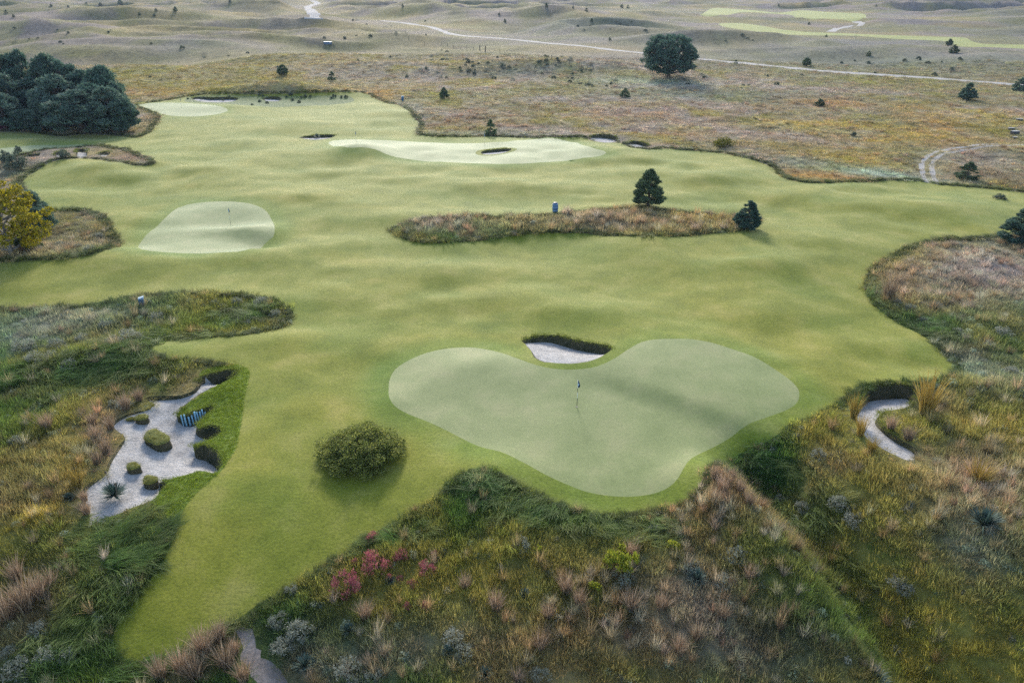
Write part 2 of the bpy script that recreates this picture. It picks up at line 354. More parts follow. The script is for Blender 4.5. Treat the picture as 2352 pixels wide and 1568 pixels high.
# ------------------------------------------------------------------ one triangulation of the land, cut along every outline
pts, edges, fdep = [], [], {}
def add_loop(p):
    b = len(pts); n = len(p)
    pts.extend(map(tuple, p)); edges.extend((b + i, b + (i + 1) % n) for i in range(n))
    return b
for k, p in loops.items(): add_loop(p)
for k, b in bunk.items():
    add_loop(b['rim']); s = add_loop(b['floor'])
    for i, dv in enumerate(b['dep']): fdep[s + i] = dv
grid = []
for (y0, y1, s) in ((6, 62, .6), (62, 135, 1.05), (135, 270, 1.9), (270, 520, 3.6), (520, 1050, 7.5), (1050, 2300, 17), (2300, 6500, 110)):
    ys = np.arange(y0, y1, s)
    for yy in ys:
        hw = .82 * math.hypot(yy, CAM_Z) + 16 + 4 * s
        xs = np.arange(-hw, hw, s)
        grid.append(np.c_[xs + rng.uniform(-.3, .3, len(xs)) * s, yy + rng.uniform(-.3, .3, len(xs)) * s, np.full(len(xs), s)])
ext = np.array([(x, y, 300.) for x in np.arange(-7000, 7001, 500) for y in np.arange(-600, 7001, 500) if abs(x) > .82 * math.hypot(y, CAM_Z) + 60 or y < 0])
grid = np.concatenate(grid + [ext])
kd = KDTree(len(pts))
for i, p in enumerate(pts): kd.insert((p[0], p[1], 0), i)
kd.balance()
keep = np.array([kd.find((g[0], g[1], 0))[2] > .42 * min(g[2], 8) for g in grid])
grid = grid[keep]
drop = np.zeros(len(grid), bool)
for b in bunk.values():
    drop |= inside(grid[:, 0], grid[:, 1], b['rim']) & ~inside(grid[:, 0], grid[:, 1], b['floor'])
grid = grid[~drop]
nloop = len(pts)
pts.extend((g[0], g[1]) for g in grid)
V, _, T, OV, _, _ = delaunay_2d_cdt([Vector((float(p[0]), float(p[1]))) for p in pts], edges, [], 0, 1e-4, True)
V = np.array([(v.x, v.y) for v in V]); T = np.array(T)
Z = height(V[:, 0], V[:, 1])
for b in bunk.values():
    m = inside(V[:, 0], V[:, 1], b['floor'])
    m[:] = m
    if m.any():
        Z[m] = height(V[m, 0], V[m, 1]) - floor_depth(b, V[m, 0], V[m, 1])
for i, o in enumerate(OV):
    for j in o:
        if j in fdep:
            Z[i] = height(V[i:i + 1, 0], V[i:i + 1, 1])[0] - fdep[j]
            break
Cn = V[T].mean(1)
PRI = ['road2', 'ftrk', 'ftrk2', 'road', 'trk_a', 'trk_b', 'path', 'far1', 'far2', 'collar', 'fair', 'isle', 'isle2', 'g5', 'g4', 'g3', 'g2', 'g1', 'ring']
def region(x, y):
    r = np.zeros(len(x), int)
    for i, k in enumerate(PRI): r[inside(x, y, loops[k])] = i + 1
    for i, (k, b) in enumerate(bunk.items()):
        r[inside(x, y, b['rim'])] = 100 + 2 * i
        r[inside(x, y, b['floor'])] = 101 + 2 * i
    return r
R = region(Cn[:, 0], Cn[:, 1])

# ------------------------------------------------------------------ pigment of the rough (patches of different plants)
K = dict(G=(.055, .108, .022), D=(.075, .078, .05), O=(.17, .16, .038), Y=(.36, .27, .05), Q=(.25, .21, .045), R=(.27, .18, .105), U=(.36, .21, .06),
         P=(.29, .238, .205), S=(.21, .235, .18), T=(.27, .23, .14), W=(.36, .42, .31), B=(.165, .18, .14))
PATCH = [
    (250, 825, 170, 42, 'G', .9), (60, 745, 110, 45, 'S', .6), (250, 735, 130, 28, 'S', .6), (450, 715, 150, 35, 'O', .6), (600, 715, 70, 35, 'G', .6), (150, 960, 150, 60, 'O', .7),
    (240, 955, 40, 20, 'R', .5), (235, 1010, 22, 50, 'R', .6), (170, 1100, 22, 25, 'Y', .9), (60, 1195, 70, 20, 'Y', .7), (60, 1370, 80, 60, 'R', .7), (290, 1290, 100, 110, 'G', .95),
    (120, 1500, 130, 60, 'G', .7), (330, 1545, 130, 25, 'G', .8), (60, 1260, 80, 40, 'O', .5), (480, 1495, 75, 50, 'R', .8), (420, 1550, 80, 30, 'R', .6), (100, 1080, 80, 50, 'O', .3),
    (1120, 1110, 75, 40, 'G', .95), (1250, 1170, 90, 30, 'G', .8), (1400, 1205, 140, 25, 'G', .8), (900, 1232, 80, 22, 'G', .7), (1060, 1330, 160, 90, 'Q', .8), (1450, 1330, 150, 40, 'R', .4),
    (1250, 1400, 150, 60, 'O', .5), (700, 1470, 80, 60, 'D', .6), (900, 1500, 170, 60, 'P', .45), (1350, 1450, 200, 70, 'R', .35), (1600, 1400, 130, 100, 'P', .5), (1720, 1500, 150, 60, 'P', .4), (1450, 1545, 150, 40, 'O', .5),
    (1650, 1112, 45, 35, 'R', .85), (1705, 1145, 60, 35, 'R', .8), (1770, 1080, 70, 38, 'G', .8), (1910, 1065, 60, 40, 'R', .5), (1900, 1230, 110, 80, 'Q', .7), (2050, 1350, 100, 60, 'Q', .7), (1800, 1275, 80, 60, 'O', .6),
    (1880, 1180, 70, 50, 'G', .6), (2000, 1280, 60, 50, 'G', .45), (2150, 1450, 110, 60, 'Q', .6), (1850, 1470, 130, 60, 'D', .7), (2140, 920, 50, 28, 'R', .8), (2250, 1110, 110, 80, 'P', .5), (2250, 1250, 110, 80, 'B', .5),
    (2230, 640, 120, 60, 'P', .8), (2280, 600, 110, 40, 'P', .8), (2060, 660, 40, 45, 'R', .55), (2110, 765, 70, 30, 'G', .6), (2240, 850, 110, 32, 'S', .7), (2040, 580, 60, 20, 'Q', .6), (2010, 690, 20, 60, 'G', .5),
    (1400, 505, 200, 22, 'R', .4), (1000, 515, 60, 20, 'P', .6), (1200, 500, 80, 15, 'Q', .5), (1400, 500, 80, 15, 'P', .6), (1580, 505, 90, 18, 'U', .4), (1330, 549, 380, 4, 'G', .4), (1330, 508, 400, 22, 'T', .6),
    (1900, 237, 100, 9, 'U', .8), (1360, 112, 140, 9, 'U', .6), (880, 218, 50, 14, 'U', .6), (1855, 403, 110, 8, 'U', .9), (2160, 290, 60, 26, 'U', .45), (1100, 275, 130, 22, 'R', .45),
    (1960, 288, 100, 7, 'Y', .8), (2130, 316, 90, 12, 'Y', .6), (2040, 322, 60, 7, 'Y', .6), (1450, 210, 120, 7, 'Y', .5), (1970, 365, 120, 14, 'Y', .5), (1750, 330, 70, 10, 'Q', .6), (2250, 270, 90, 18, 'Y', .35), (1820, 283, 60, 8, 'Y', .6),
    (1560, 215, 260, 13, 'B', .7), (1480, 188, 120, 9, 'W', .55), (2020, 398, 100, 9, 'W', .8), (1850, 375, 90, 9, 'S', .6), (1200, 165, 160, 12, 'B', .5), (930, 252, 40, 30, 'S', .5), (1100, 307, 160, 6, 'S', .6),
    (1720, 75, 300, 20, 'B', .5), (1350, 62, 160, 18, 'B', .6), (2100, 140, 300, 16, 'B', .6), (700, 60, 300, 30, 'Q', .25), (470, 105, 120, 16, 'B', .45), (350, 190, 220, 20, 'Q', .35), (600, 150, 200, 30, 'Q', .3),
    (340, 215, 60, 8, 'U', .35), (150, 525, 100, 40, 'D', .6), (100, 575, 160, 16, 'T', .8), (160, 355, 130, 16, 'R', .4), (300, 352, 60, 10, 'R', .5), (30, 398, 60, 20, 'G', .5),
    (1700, 250, 200, 10, 'R', .3), (1450, 265, 150, 15, 'R', .35), (1150, 240, 140, 10, 'T', .4), (1600, 310, 200, 12, 'R', .35), (2250, 370, 90, 20, 'P', .6), (2200, 330, 80, 10, 'R', .4), (1700, 370, 60, 14, 'R', .4),
]
PW = []
for (px, py, rx, ry, k, s) in PATCH:
    q = hit([px, px + rx, px, px], [py, py, py - ry, py + ry])
    c = q[0]; a = np.hypot(*(q[1] - c)); bb = .5 * (np.hypot(*(q[2] - c)) + np.hypot(*(q[3] - c)))
    bb = min(bb, 6 * a)
    rad = c / np.hypot(*c)
    PW.append((c, rad, a, bb, k, s))

def rough_tint(x, y):
    x = np.asarray(x, float); y = np.asarray(y, float); d = np.hypot(x, y)
    n1 = fbm(x / 9, y / 11, 41, 3); n2 = fbm(x / 5, y / 6, 45, 3); n3 = fbm(x / 30, y / 40, 49, 3); n4 = fbm(x / 14, y / 18, 52, 3)
    def mix(a, b, t): return a + (b - a) * np.clip(t, 0, 1)[:, None]
    K3 = {k: np.array(v)[None] for k, v in K.items()}
    c = mix(K3['O'], K3['G'], smooth(.42, .62, n1)) * np.ones((len(x), 1))
    c = mix(c, K3['R'], .5 * smooth(.52, .68, n2))
    c = mix(c, K3['Q'], .75 * smooth(.44, .6, n4))
    mid = mix(K3['T'], K3['Q'], .7 * smooth(.45, .65, n4)) * np.ones((len(x), 1))
    mid = mix(mid, K3['P'], .85 * smooth(.40, .56, n1))
    mid = mix(mid, K3['O'], .55 * smooth(.48, .65, n3))
    mid = mix(mid, K3['R'], .45 * smooth(.52, .66, n2))
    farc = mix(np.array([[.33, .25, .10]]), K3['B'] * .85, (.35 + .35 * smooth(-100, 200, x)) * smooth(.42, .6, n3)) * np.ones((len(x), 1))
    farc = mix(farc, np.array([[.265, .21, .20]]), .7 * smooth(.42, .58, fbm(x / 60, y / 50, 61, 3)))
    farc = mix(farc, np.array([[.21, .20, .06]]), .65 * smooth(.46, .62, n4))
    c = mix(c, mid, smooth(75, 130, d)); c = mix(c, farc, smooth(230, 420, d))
    for (p, rad, a, bb, k, s) in PW:
        dx, dy = x - p[0], y - p[1]
        u = (dx * rad[0] + dy * rad[1]) / bb; v = (dx * rad[1] - dy * rad[0]) / a
        w = s * np.exp(-(u * u + v * v) * .8) * (.55 + .9 * n2)
        c = mix(c, K3[k], w)
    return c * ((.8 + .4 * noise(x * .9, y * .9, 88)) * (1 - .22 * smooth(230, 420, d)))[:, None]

def key_weight(x, y, keys):
    w = np.zeros(len(x))
    for (p, rad, a, bb, k, s) in PW:
        if k in keys:
            dx, dy = x - p[0], y - p[1]
            u = (dx * rad[0] + dy * rad[1]) / bb; v = (dx * rad[1] - dy * rad[0]) / a
            w = np.maximum(w, s * np.exp(-(u * u + v * v) * .8))
    return w

# ------------------------------------------------------------------ materials
def new_mat(name):
    m = bpy.data.materials.new(name); m.use_nodes = True
    nt = m.node_tree; b = nt.nodes["Principled BSDF"]
    return m, nt, b
def N(nt, t, **kw):
    n = nt.nodes.new(t)
    for k, v in kw.items(): setattr(n, k, v)
    return n
def noise_node(nt, co, scale, detail=4, rough=.6):
    n = N(nt, "ShaderNodeTexNoise"); n.inputs["Scale"].default_value = scale; n.inputs["Detail"].default_value = detail; n.inputs["Roughness"].default_value = rough
    nt.links.new(co, n.inputs["Vector"]); return n
def ramp(nt, fac, stops):
    r = N(nt, "ShaderNodeValToRGB"); e = r.color_ramp.elements
    while len(e) < len(stops): e.new(.5)
    for el, (p, c) in zip(e, stops): el.position = p; el.color = (*c, 1) if len(c) == 3 else c
    nt.links.new(fac, r.inputs[0]); return r
def mixc(nt, a, b, fac, blend='MIX'):
    m = N(nt, "ShaderNodeMix", data_type='RGBA', blend_type=blend)
    for s, v in ((6, a), (7, b), (0, fac)):
        if hasattr(v, "is_linked"): nt.links.new(v, m.inputs[s])
        else: m.inputs[s].default_value = (*v, 1) if isinstance(v, tuple) else v
    return m.outputs[2]
def bump(nt, b, hgt, strength, dist):
    n = N(nt, "ShaderNodeBump"); n.inputs["Strength"].default_value = strength; n.inputs["Distance"].default_value = dist
    nt.links.new(hgt, n.inputs["Height"]); nt.links.new(n.outputs[0], b.inputs["Normal"])

def ground_mat(name, cols, scales, bumps, rough=.85, sheen=0., attr=False, attr2=False, fine_amp=1., sheen_tint=(1, 1, 1), spec=.3):
    """cols: three stops of pigment; scales: large / fine noise scale in 1/m; bumps: (scale, distance)."""
    m, nt, b = new_mat(name)
    co = N(nt, "ShaderNodeTexCoord").outputs["Object"]
    big = noise_node(nt, co, scales[0], 5, .62); fine = noise_node(nt, co, scales[1], 5, .7)
    if attr:
        base = N(nt, "ShaderNodeAttribute", attribute_name="tint").outputs["Color"]
        col = mixc(nt, base, ramp(nt, big.outputs[0], [(.3, (.55, .55, .55)), (.5, (1, 1, 1)), (.72, (1.25, 1.2, 1.1))]).outputs[0], 1., 'MULTIPLY')
    else:
        col = ramp(nt, big.outputs[0], [(.32, cols[0]), (.5, cols[1]), (.68, cols[2])]).outputs[0]
    fr = ramp(nt, fine.outputs[0], [(.3, (.62, .64, .6)), (.52, (1, 1, 1)), (.75, (1.28, 1.25, 1.2))])
    col = mixc(nt, col, fr.outputs[0], fine_amp, 'MULTIPLY')
    if attr2: col = mixc(nt, col, N(nt, "ShaderNodeAttribute", attribute_name="tint").outputs["Color"], 1., 'MULTIPLY')
    nt.links.new(col, b.inputs["Base Color"])
    b.inputs["Roughness"].default_value = rough
    b.inputs["Specular IOR Level"].default_value = spec
    b.inputs["Sheen Weight"].default_value = sheen
    b.inputs["Sheen Roughness"].default_value = .3
    b.inputs["Sheen Tint"].default_value = (*sheen_tint, 1)
    bn = noise_node(nt, co, bumps[0], 6, .7)
    bump(nt, b, bn.outputs[0], .9, bumps[1])
    return m

M = {}
M['ground'] = ground_mat('prairie_ground', None, (.55, 2.6), (1.4, .35), .95, .04, attr=True, spec=.1)
M['fair'] = ground_mat('mown_fairway', [(.130, .150, .012), (.175, .188, .020), (.238, .228, .046)], (.3, 6.0), (6., .04), .85, .17, attr2=True, sheen_tint=(1, 1, .72), spec=.14)
M['green'] = ground_mat('putting_turf', [(.142, .178, .050), (.178, .208, .068), (.222, .232, .090)], (.35, 6.), (9., .006), .75, .28, fine_amp=.6, sheen_tint=(.95, 1, .85), spec=.25)
M['collar'] = ground_mat('sod_collar', [(.105, .16, .012), (.145, .195, .016), (.19, .205, .03)], (.5, 5.), (3.5, .09), .9, .2)
M['sand'] = ground_mat('bunker_sand', [(.30, .28, .26), (.395, .37, .345), (.46, .435, .41)], (1.1, 8.), (4.5, .12), .95, 0.)
M['face'] = ground_mat('bunker_face', [(.03, .035, .016), (.07, .065, .03), (.11, .09, .05)], (1.6, 9.), (5., .2), 1., 0.)
M['gravel'] = ground_mat('gravel', [(.27, .245, .22), (.35, .325, .30), (.42, .395, .37)], (.3, 4.), (5., .04), .95, 0.)
M['trail'] = ground_mat('trail_soil', [(.17, .14, .12), (.25, .21, .185), (.32, .28, .25)], (.8, 7.), (6., .06), .95, 0.)

def leaf_mat(name, cols, trans=.25, inst=False, rough=.7, spec=.25):
    m, nt, b = new_mat(name)
    g = N(nt, "ShaderNodeNewGeometry")
    r = ramp(nt, g.outputs["Random Per Island"], [(0, cols[0]), (.5, cols[1]), (1, cols[2])])
    col = r.outputs[0]
    if inst:
        a = N(nt, "ShaderNodeAttribute", attribute_name="tint", attribute_type='INSTANCER')
        col = mixc(nt, a.outputs["Color"], col, 1., 'MULTIPLY')
    else:
        oi = N(nt, "ShaderNodeObjectInfo")
        v = ramp(nt, oi.outputs["Random"], [(0, (.8, .82, .8)), (1, (1.2, 1.15, 1.1))])
        col = mixc(nt, col, v.outputs[0], 1., 'MULTIPLY')
    nt.links.new(col, b.inputs["Base Color"])
    b.inputs["Roughness"].default_value = rough; b.inputs["Specular IOR Level"].default_value = spec
    if trans > 0:
        t = N(nt, "ShaderNodeBsdfTranslucent"); nt.links.new(col, t.inputs[0])
        mx = N(nt, "ShaderNodeMixShader"); mx.inputs[0].default_value = trans
        nt.links.new(b.outputs[0], mx.inputs[1]); nt.links.new(t.outputs[0], mx.inputs[2])
        nt.links.new(mx.outputs[0], nt.nodes["Material Output"].inputs[0])
    return m
M['blade'] = leaf_mat('grass_blade', [(.65, .7, .65), (1, 1, 1), (1.5, 1.4, 1.25)], .45, inst=True)
M['pine'] = leaf_mat('pine_needle', [(.036, .082, .066), (.078, .145, .108), (.145, .22, .15)], .35)
M['pine2'] = leaf_mat('grey_pine_needle', [(.052, .10, .082), (.105, .17, .13), (.17, .24, .17)], .35)
M['juniper'] = leaf_mat('juniper_spray', [(.055, .095, .055), (.105, .155, .08), (.165, .22, .10)], .3)
M['cotton'] = leaf_mat('yellow_leaf', [(.17, .16, .010), (.33, .28, .018), (.46, .38, .03)], .4)
M['bushleaf'] = leaf_mat('bush_leaf', [(.09, .12, .025), (.21, .24, .055), (.42, .42, .11)], .5)
M['sage'] = leaf_mat('sage_leaf', [(.15, .165, .125), (.27, .28, .22), (.40, .40, .33)], .3)
M['sumac'] = leaf_mat('sumac_leaf', [(.23, .05, .08), (.36, .10, .13), (.42, .2, .15)], .35)
M['lime'] = leaf_mat('lime_leaf', [(.17, .22, .02), (.33, .36, .04), (.48, .44, .06)], .4)
M['goldgrass'] = leaf_mat('golden_blade', [(.22, .15, .035), (.36, .25, .06), (.48, .36, .11)], .3)
M['russet'] = leaf_mat('russet_blade', [(.22, .145, .09), (.34, .24, .16), (.46, .36, .27)], .35)
M['yucca'] = leaf_mat('yucca_blade', [(.05, .09, .07), (.09, .14, .115), (.15, .2, .17)], .1)
M['shrub'] = leaf_mat('dark_shrub_leaf', [(.06, .085, .06), (.105, .135, .095), (.17, .19, .14)], .25)
M['purple'] = leaf_mat('purple_leaf', [(.10, .02, .05), (.2, .045, .095), (.28, .09, .14)], .3)
M['yshrub'] = leaf_mat('yellow_green_shrub_leaf', [(.07, .085, .015), (.15, .15, .025), (.25, .22, .04)], .3)

def solid(name, col, rough=.7, var=.25, scale=6., metal=0.):
    m, nt, b = new_mat(name)
    co = N(nt, "ShaderNodeTexCoord").outputs["Object"]
    n = noise_node(nt, co, scale, 5, .65)
    lo = tuple(c * (1 - var) for c in col); hi = tuple(min(1, c * (1 + var)) for c in col)
    nt.links.new(ramp(nt, n.outputs[0], [(.3, lo), (.7, hi)]).outputs[0], b.inputs["Base Color"])
    b.inputs["Roughness"].default_value = rough; b.inputs["Metallic"].default_value = metal
    bump(nt, b, n.outputs[0], .3, .02)
    return m
M['bark'] = solid('bark', (.10, .075, .055), .95, .4, 3.)
M['greybark'] = solid('grey_bark', (.19, .17, .15), .95, .35, 3.)
M['navy'] = solid('navy_cloth', (.012, .03, .075), .8, .2)
M['mark'] = solid('pale_blue_mark', (.45, .62, .8), .8, .1)
M['white'] = solid('white_paint', (.75, .76, .74), .45, .06)
M['black'] = solid('dark_paint', (.045, .05, .03), .5, .2)
M['bluebarrel'] = solid('blue_barrel_plastic', (.06, .14, .26), .45, .2, 3.)
M['barreltop'] = solid('dark_blue_lid', (.02, .045, .085), .55, .2)
M['hoop'] = solid('pale_blue_hoop', (.22, .36, .55), .4, .1)
M['teal'] = solid('teal_painted_wood', (.008, .10, .20), .6, .25, 9.)
M['palelid'] = solid('pale_lid', (.4, .5, .56), .5, .1)
M['post'] = solid('weathered_teal_post', (.26, .46, .56), .85, .4, 12.)
M['fencewood'] = solid('fence_wood', (.09, .075, .065), .9, .3)
M['tank'] = solid('tank_side', (.07, .12, .2), .5, .2)
M['tanktop'] = solid('tank_top', (.78, .8, .82), .4, .05)
M['boxdark'] = solid('dark_box', (.025, .03, .04), .7, .3)
M['boxlid'] = solid('box_lid', (.33, .31, .28), .7, .2)

# ------------------------------------------------------------------ object helpers
def link(o, parent=None):
    COL.objects.link(o)
    if parent is not None: o.parent = parent
    return o
def mesh_np(name, verts, faces, mat=None, smooth_=False):
    """faces: (n,3) or (n,4) int array, or list of lists."""
    me = bpy.data.meshes.new(name)
    if isinstance(faces, np.ndarray):
        k = faces.shape[1]
        me.vertices.add(len(verts)); me.vertices.foreach_set("co", np.asarray(verts, np.float32).ravel())
        me.loops.add(faces.size); me.loops.foreach_set("vertex_index", faces.astype(np.int32).ravel())
        me.polygons.add(len(faces)); me.polygons.foreach_set("loop_start", np.arange(0, faces.size, k, dtype=np.int32))
        me.polygons.foreach_set("loop_total", np.full(len(faces), k, np.int32))
        me.update(calc_edges=True)
    else:
        me.from_pydata([tuple(map(float, v)) for v in verts], [], faces); me.update()
    if smooth_: me.polygons.foreach_set("use_smooth", np.ones(len(me.polygons), bool))
    if mat: me.materials.append(mat)
    return me
def obj(name, me, parent=None):
    return link(bpy.data.objects.new(name, me), parent)
def tag(o, label=None, cat=None, group=None, kind=None):
    for k, v in (('label', label), ('category', cat), ('group', group), ('kind', kind)):
        if v: o[k] = v
    return o
def thing(name, label, cat, loc, rz=0., sc=(1, 1, 1), group=None):
    o = bpy.data.objects.new(name, None); o.empty_display_size = .3
    link(o); o.location = loc; o.rotation_euler = (0, 0, rz); o.scale = sc
    return tag(o, label, cat, group)
def at(px, py, dz=0.0):
    g = hit([px], [py])[0]
    return Vector((g[0], g[1], float(height(g[0], g[1])) + dz))

# ------------------------------------------------------------------ land pieces
gk = KDTree(sum(len(loops[k]) for k in ('g1', 'g2', 'g3', 'g4', 'g5'))); _i = 0
for k in ('g1', 'g2', 'g3', 'g4', 'g5'):
    for p in loops[k]: gk.insert((p[0], p[1], 0), _i); _i += 1
gk.balance()
def fair_tint(x, y):
    dg = np.array([gk.find((a, b, 0))[2] for a, b in zip(x, y)])
    w = (1 - smooth(.8, 3.4, dg)) * (.6 + .6 * noise(x / 2., y / 2., 71))
    c = 1 + np.outer(w, np.array([.80, .99, 1.05]) - 1)
    dry = smooth(.46, .68, fbm(x / 6, y / 4, 72, 4)); lush = smooth(.5, .7, fbm(x / 7, y / 4.5, 75, 4))
    c = c * (1 + np.outer(dry, np.array([1.12, 1.05, 1.05]) - 1)) * (1 + np.outer(lush, np.array([.82, .92, .8]) - 1))
    return c
def land(name, mask, mat, parent=None, tint=False):
    t = T[mask]
    if len(t) == 0: return None
    u, inv = np.unique(t, return_inverse=True)
    v = np.c_[V[u], Z[u]]; f = inv.reshape(-1, 3)
    a = v[f]; nz = np.cross(a[:, 1] - a[:, 0], a[:, 2] - a[:, 0])[:, 2]
    f[nz < 0] = f[nz < 0][:, ::-1]
    me = mesh_np(name, v, f, mat, True)
    if tint:
        at_ = me.color_attributes.new("tint", 'FLOAT_COLOR', 'POINT')
        c = (rough_tint if tint is True else tint)(v[:, 0], v[:, 1]); at_.data.foreach_set("color", np.c_[c, np.ones(len(c))].astype(np.float32).ravel())
    o = obj(name, me, parent)
    if parent is None: o['kind'] = 'structure'
    return o
def rid(k): return PRI.index(k) + 1
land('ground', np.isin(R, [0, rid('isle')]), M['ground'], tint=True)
land('fairway', np.isin(R, [rid('fair'), rid('ring')]), M['fair'], tint=fair_tint)
land('fairway', R == rid('far1'), M['fair'], tint=fair_tint); land('fairway', R == rid('far2'), M['fair'], tint=fair_tint)
M['bank'] = ground_mat('rough_bank', [(.075, .11, .02), (.10, .135, .026), (.135, .155, .04)], (.5, 5.), (3.5, .09), .9, .1)
land('grass_bank', R == rid('isle2'), M['bank'])
land('sod_collar', R == rid('collar'), M['collar'])
for k in ('g1', 'g2', 'g3', 'g4', 'g5'): land('putting_green', R == rid(k), M['green'])
land('gravel_road', R == rid('road'), M['gravel']); land('gravel_road', R == rid('road2'), M['gravel'])
land('gravel_road', R == rid('ftrk'), M['gravel']); land('gravel_road', R == rid('ftrk2'), M['gravel'])
land('wheel_track', R == rid('trk_a'), M['gravel']); land('wheel_track', R == rid('trk_b'), M['gravel'])
land('footpath', R == rid('path'), M['trail'])
for i, k in enumerate(bunk):
    s = land('sand_bunker', R == 101 + 2 * i, M['sand'])
    land('bunker_face', R == 100 + 2 * i, M['face'], s)

# ------------------------------------------------------------------ grass prototypes
def blades(n, rad, h, lean, wid, segs=3, sweep=None, seed=0, droop=.5, hvar=.35):
    """One clump of tapering curved blades. sweep: common lean direction for lodged grass."""
    r = np.random.default_rng(seed); vs_, fs = [], []
    for i in range(n):
        a = r.uniform(0, 2 * math.pi); q = rad * math.sqrt(r.uniform()); bx, by = q * math.cos(a), q * math.sin(a)
        hh = h * r.uniform(1 - hvar, 1 + hvar)
        if sweep is None: la = a + r.normal(0, .7); ln = lean * r.uniform(.3, 1.2) * (q / rad if rad > 0 else 1)
        else: la = sweep + r.normal(0, .35); ln = lean * r.uniform(.7, 1.25)
        dx, dy = math.cos(la), math.sin(la); wx, wy = -dy, dx
        ta = r.uniform(0, math.pi); wx, wy = math.cos(ta) * wx + math.sin(ta) * dx * .6, math.cos(ta) * wy + math.sin(ta) * dy * .6
        w = wid * r.uniform(.6, 1.3); b0 = len(vs_)
        for s in range(segs + 1):
            t = s / segs
            out = hh * ln * (t ** 1.6); up = hh * (t - droop * ln * t * t * .55)
            ww = w * (1 - t) ** .7 + .001
            cx, cy = bx + dx * out, by + dy * out
            if s < segs: vs_ += [(cx - wx * ww, cy - wy * ww, max(up, -.05)), (cx + wx * ww, cy + wy * ww, max(up, -.05))]
            else: vs_.append((cx, cy, max(up, .01)))
        for s in range(segs - 1): fs.append((b0 + 2 * s, b0 + 2 * s + 1, b0 + 2 * s + 3, b0 + 2 * s + 2))
        fs.append((b0 + 2 * segs - 2, b0 + 2 * segs - 1, b0 + 2 * segs))
    return vs_, fs
def proto_coll(name, protos):
    c = bpy.data.collections.new(name)
    for i, (v, f) in enumerate(protos):
        o = bpy.data.objects.new("%s_%d" % (name, i), mesh_np(name, v, f, M['blade'])); c.objects.link(o)
    return c
def leaflets(n, rad, hgt, size, seed):
    r = np.random.default_rng(seed); vs_, fs = [], []
    for i in range(n):
        p = r.normal(0, 1, 3); p /= np.linalg.norm(p); p *= r.uniform(.5, 1); p = np.array([p[0] * rad, p[1] * rad, abs(p[2]) * hgt])
        a = r.normal(0, 1, 3); a /= np.linalg.norm(a); b = np.cross(a, r.normal(0, 1, 3)); b /= np.linalg.norm(b); s = size * r.uniform(.6, 1.4); k = len(vs_)
        vs_ += [p - a * s, p + b * s * .45, p + a * s, p - b * s * .45]; fs.append((k, k + 1, k + 2, k + 3))
    return vs_, fs
PC = {
    'up': proto_coll('upright_tuft', [blades(60, .42, .42, .7, .015, seed=i) for i in range(4)]),
    'lodged': proto_coll('lodged_tuft', [blades(75, .42, .62, 1.25, .018, 4, sweep=0., seed=20 + i, droop=.75) for i in range(4)]),
    'bunch': proto_coll('bunch_tuft', [blades(70, .16, .85, .75, .014, 3, seed=40 + i, droop=.35) for i in range(4)]),
    'short': proto_coll('short_tuft', [blades(60, .3, .12, 1.0, .010, 2, seed=60 + i) for i in range(3)]),
    'forb': proto_coll('forb_tuft', [leaflets(110, .3, .38, .055, 80 + i) for i in range(3)]),
}
def scatter(name, coll, xy, z, rot, scl, tint, pick):
    me = bpy.data.meshes.new(name); n = len(xy)
    me.vertices.add(n); me.vertices.foreach_set("co", np.c_[xy, z].astype(np.float32).ravel())
    for nm, ty, data in (("rot", 'FLOAT_VECTOR', rot), ("scl", 'FLOAT_VECTOR', scl)):
        a = me.attributes.new(nm, ty, 'POINT'); a.data.foreach_set("vector", np.asarray(data, np.float32).ravel())
    a = me.attributes.new("tint", 'FLOAT_COLOR', 'POINT'); a.data.foreach_set("color", np.c_[tint, np.ones(n)].astype(np.float32).ravel())
    a = me.attributes.new("pick", 'INT', 'POINT'); a.data.foreach_set("value", np.asarray(pick, np.int32))
    o = obj(name, me)
    ng = bpy.data.node_groups.new(name, 'GeometryNodeTree')
    ng.interface.new_socket("Geometry", in_out='INPUT', socket_type='NodeSocketGeometry'); ng.interface.new_socket("Geometry", in_out='OUTPUT', socket_type='NodeSocketGeometry')
    gi, go = ng.nodes.new("NodeGroupInput"), ng.nodes.new("NodeGroupOutput")
    ci = ng.nodes.new("GeometryNodeCollectionInfo"); ci.inputs["Collection"].default_value = coll; ci.inputs["Separate Children"].default_value = True; ci.inputs["Reset Children"].default_value = True
    ip = ng.nodes.new("GeometryNodeInstanceOnPoints"); ip.inputs["Pick Instance"].default_value = True
    def na(nm, ty):
        q = ng.nodes.new("GeometryNodeInputNamedAttribute"); q.data_type = ty; q.inputs[0].default_value = nm; return q.outputs[0]
    e2r = ng.nodes.new("FunctionNodeEulerToRotation")
    L = ng.links.new
    L(gi.outputs[0], ip.inputs["Points"]); L(ci.outputs[0], ip.inputs["Instance"]); L(na("pick", 'INT'), ip.inputs["Instance Index"])
    L(na("rot", 'FLOAT_VECTOR'), e2r.inputs[0]); L(e2r.outputs[0], ip.inputs["Rotation"]); L(na("scl", 'FLOAT_VECTOR'), ip.inputs["Scale"])
    L(ip.outputs[0], go.inputs[0])
    md = o.modifiers.new("scatter", 'NODES'); md.node_group = ng
    return o

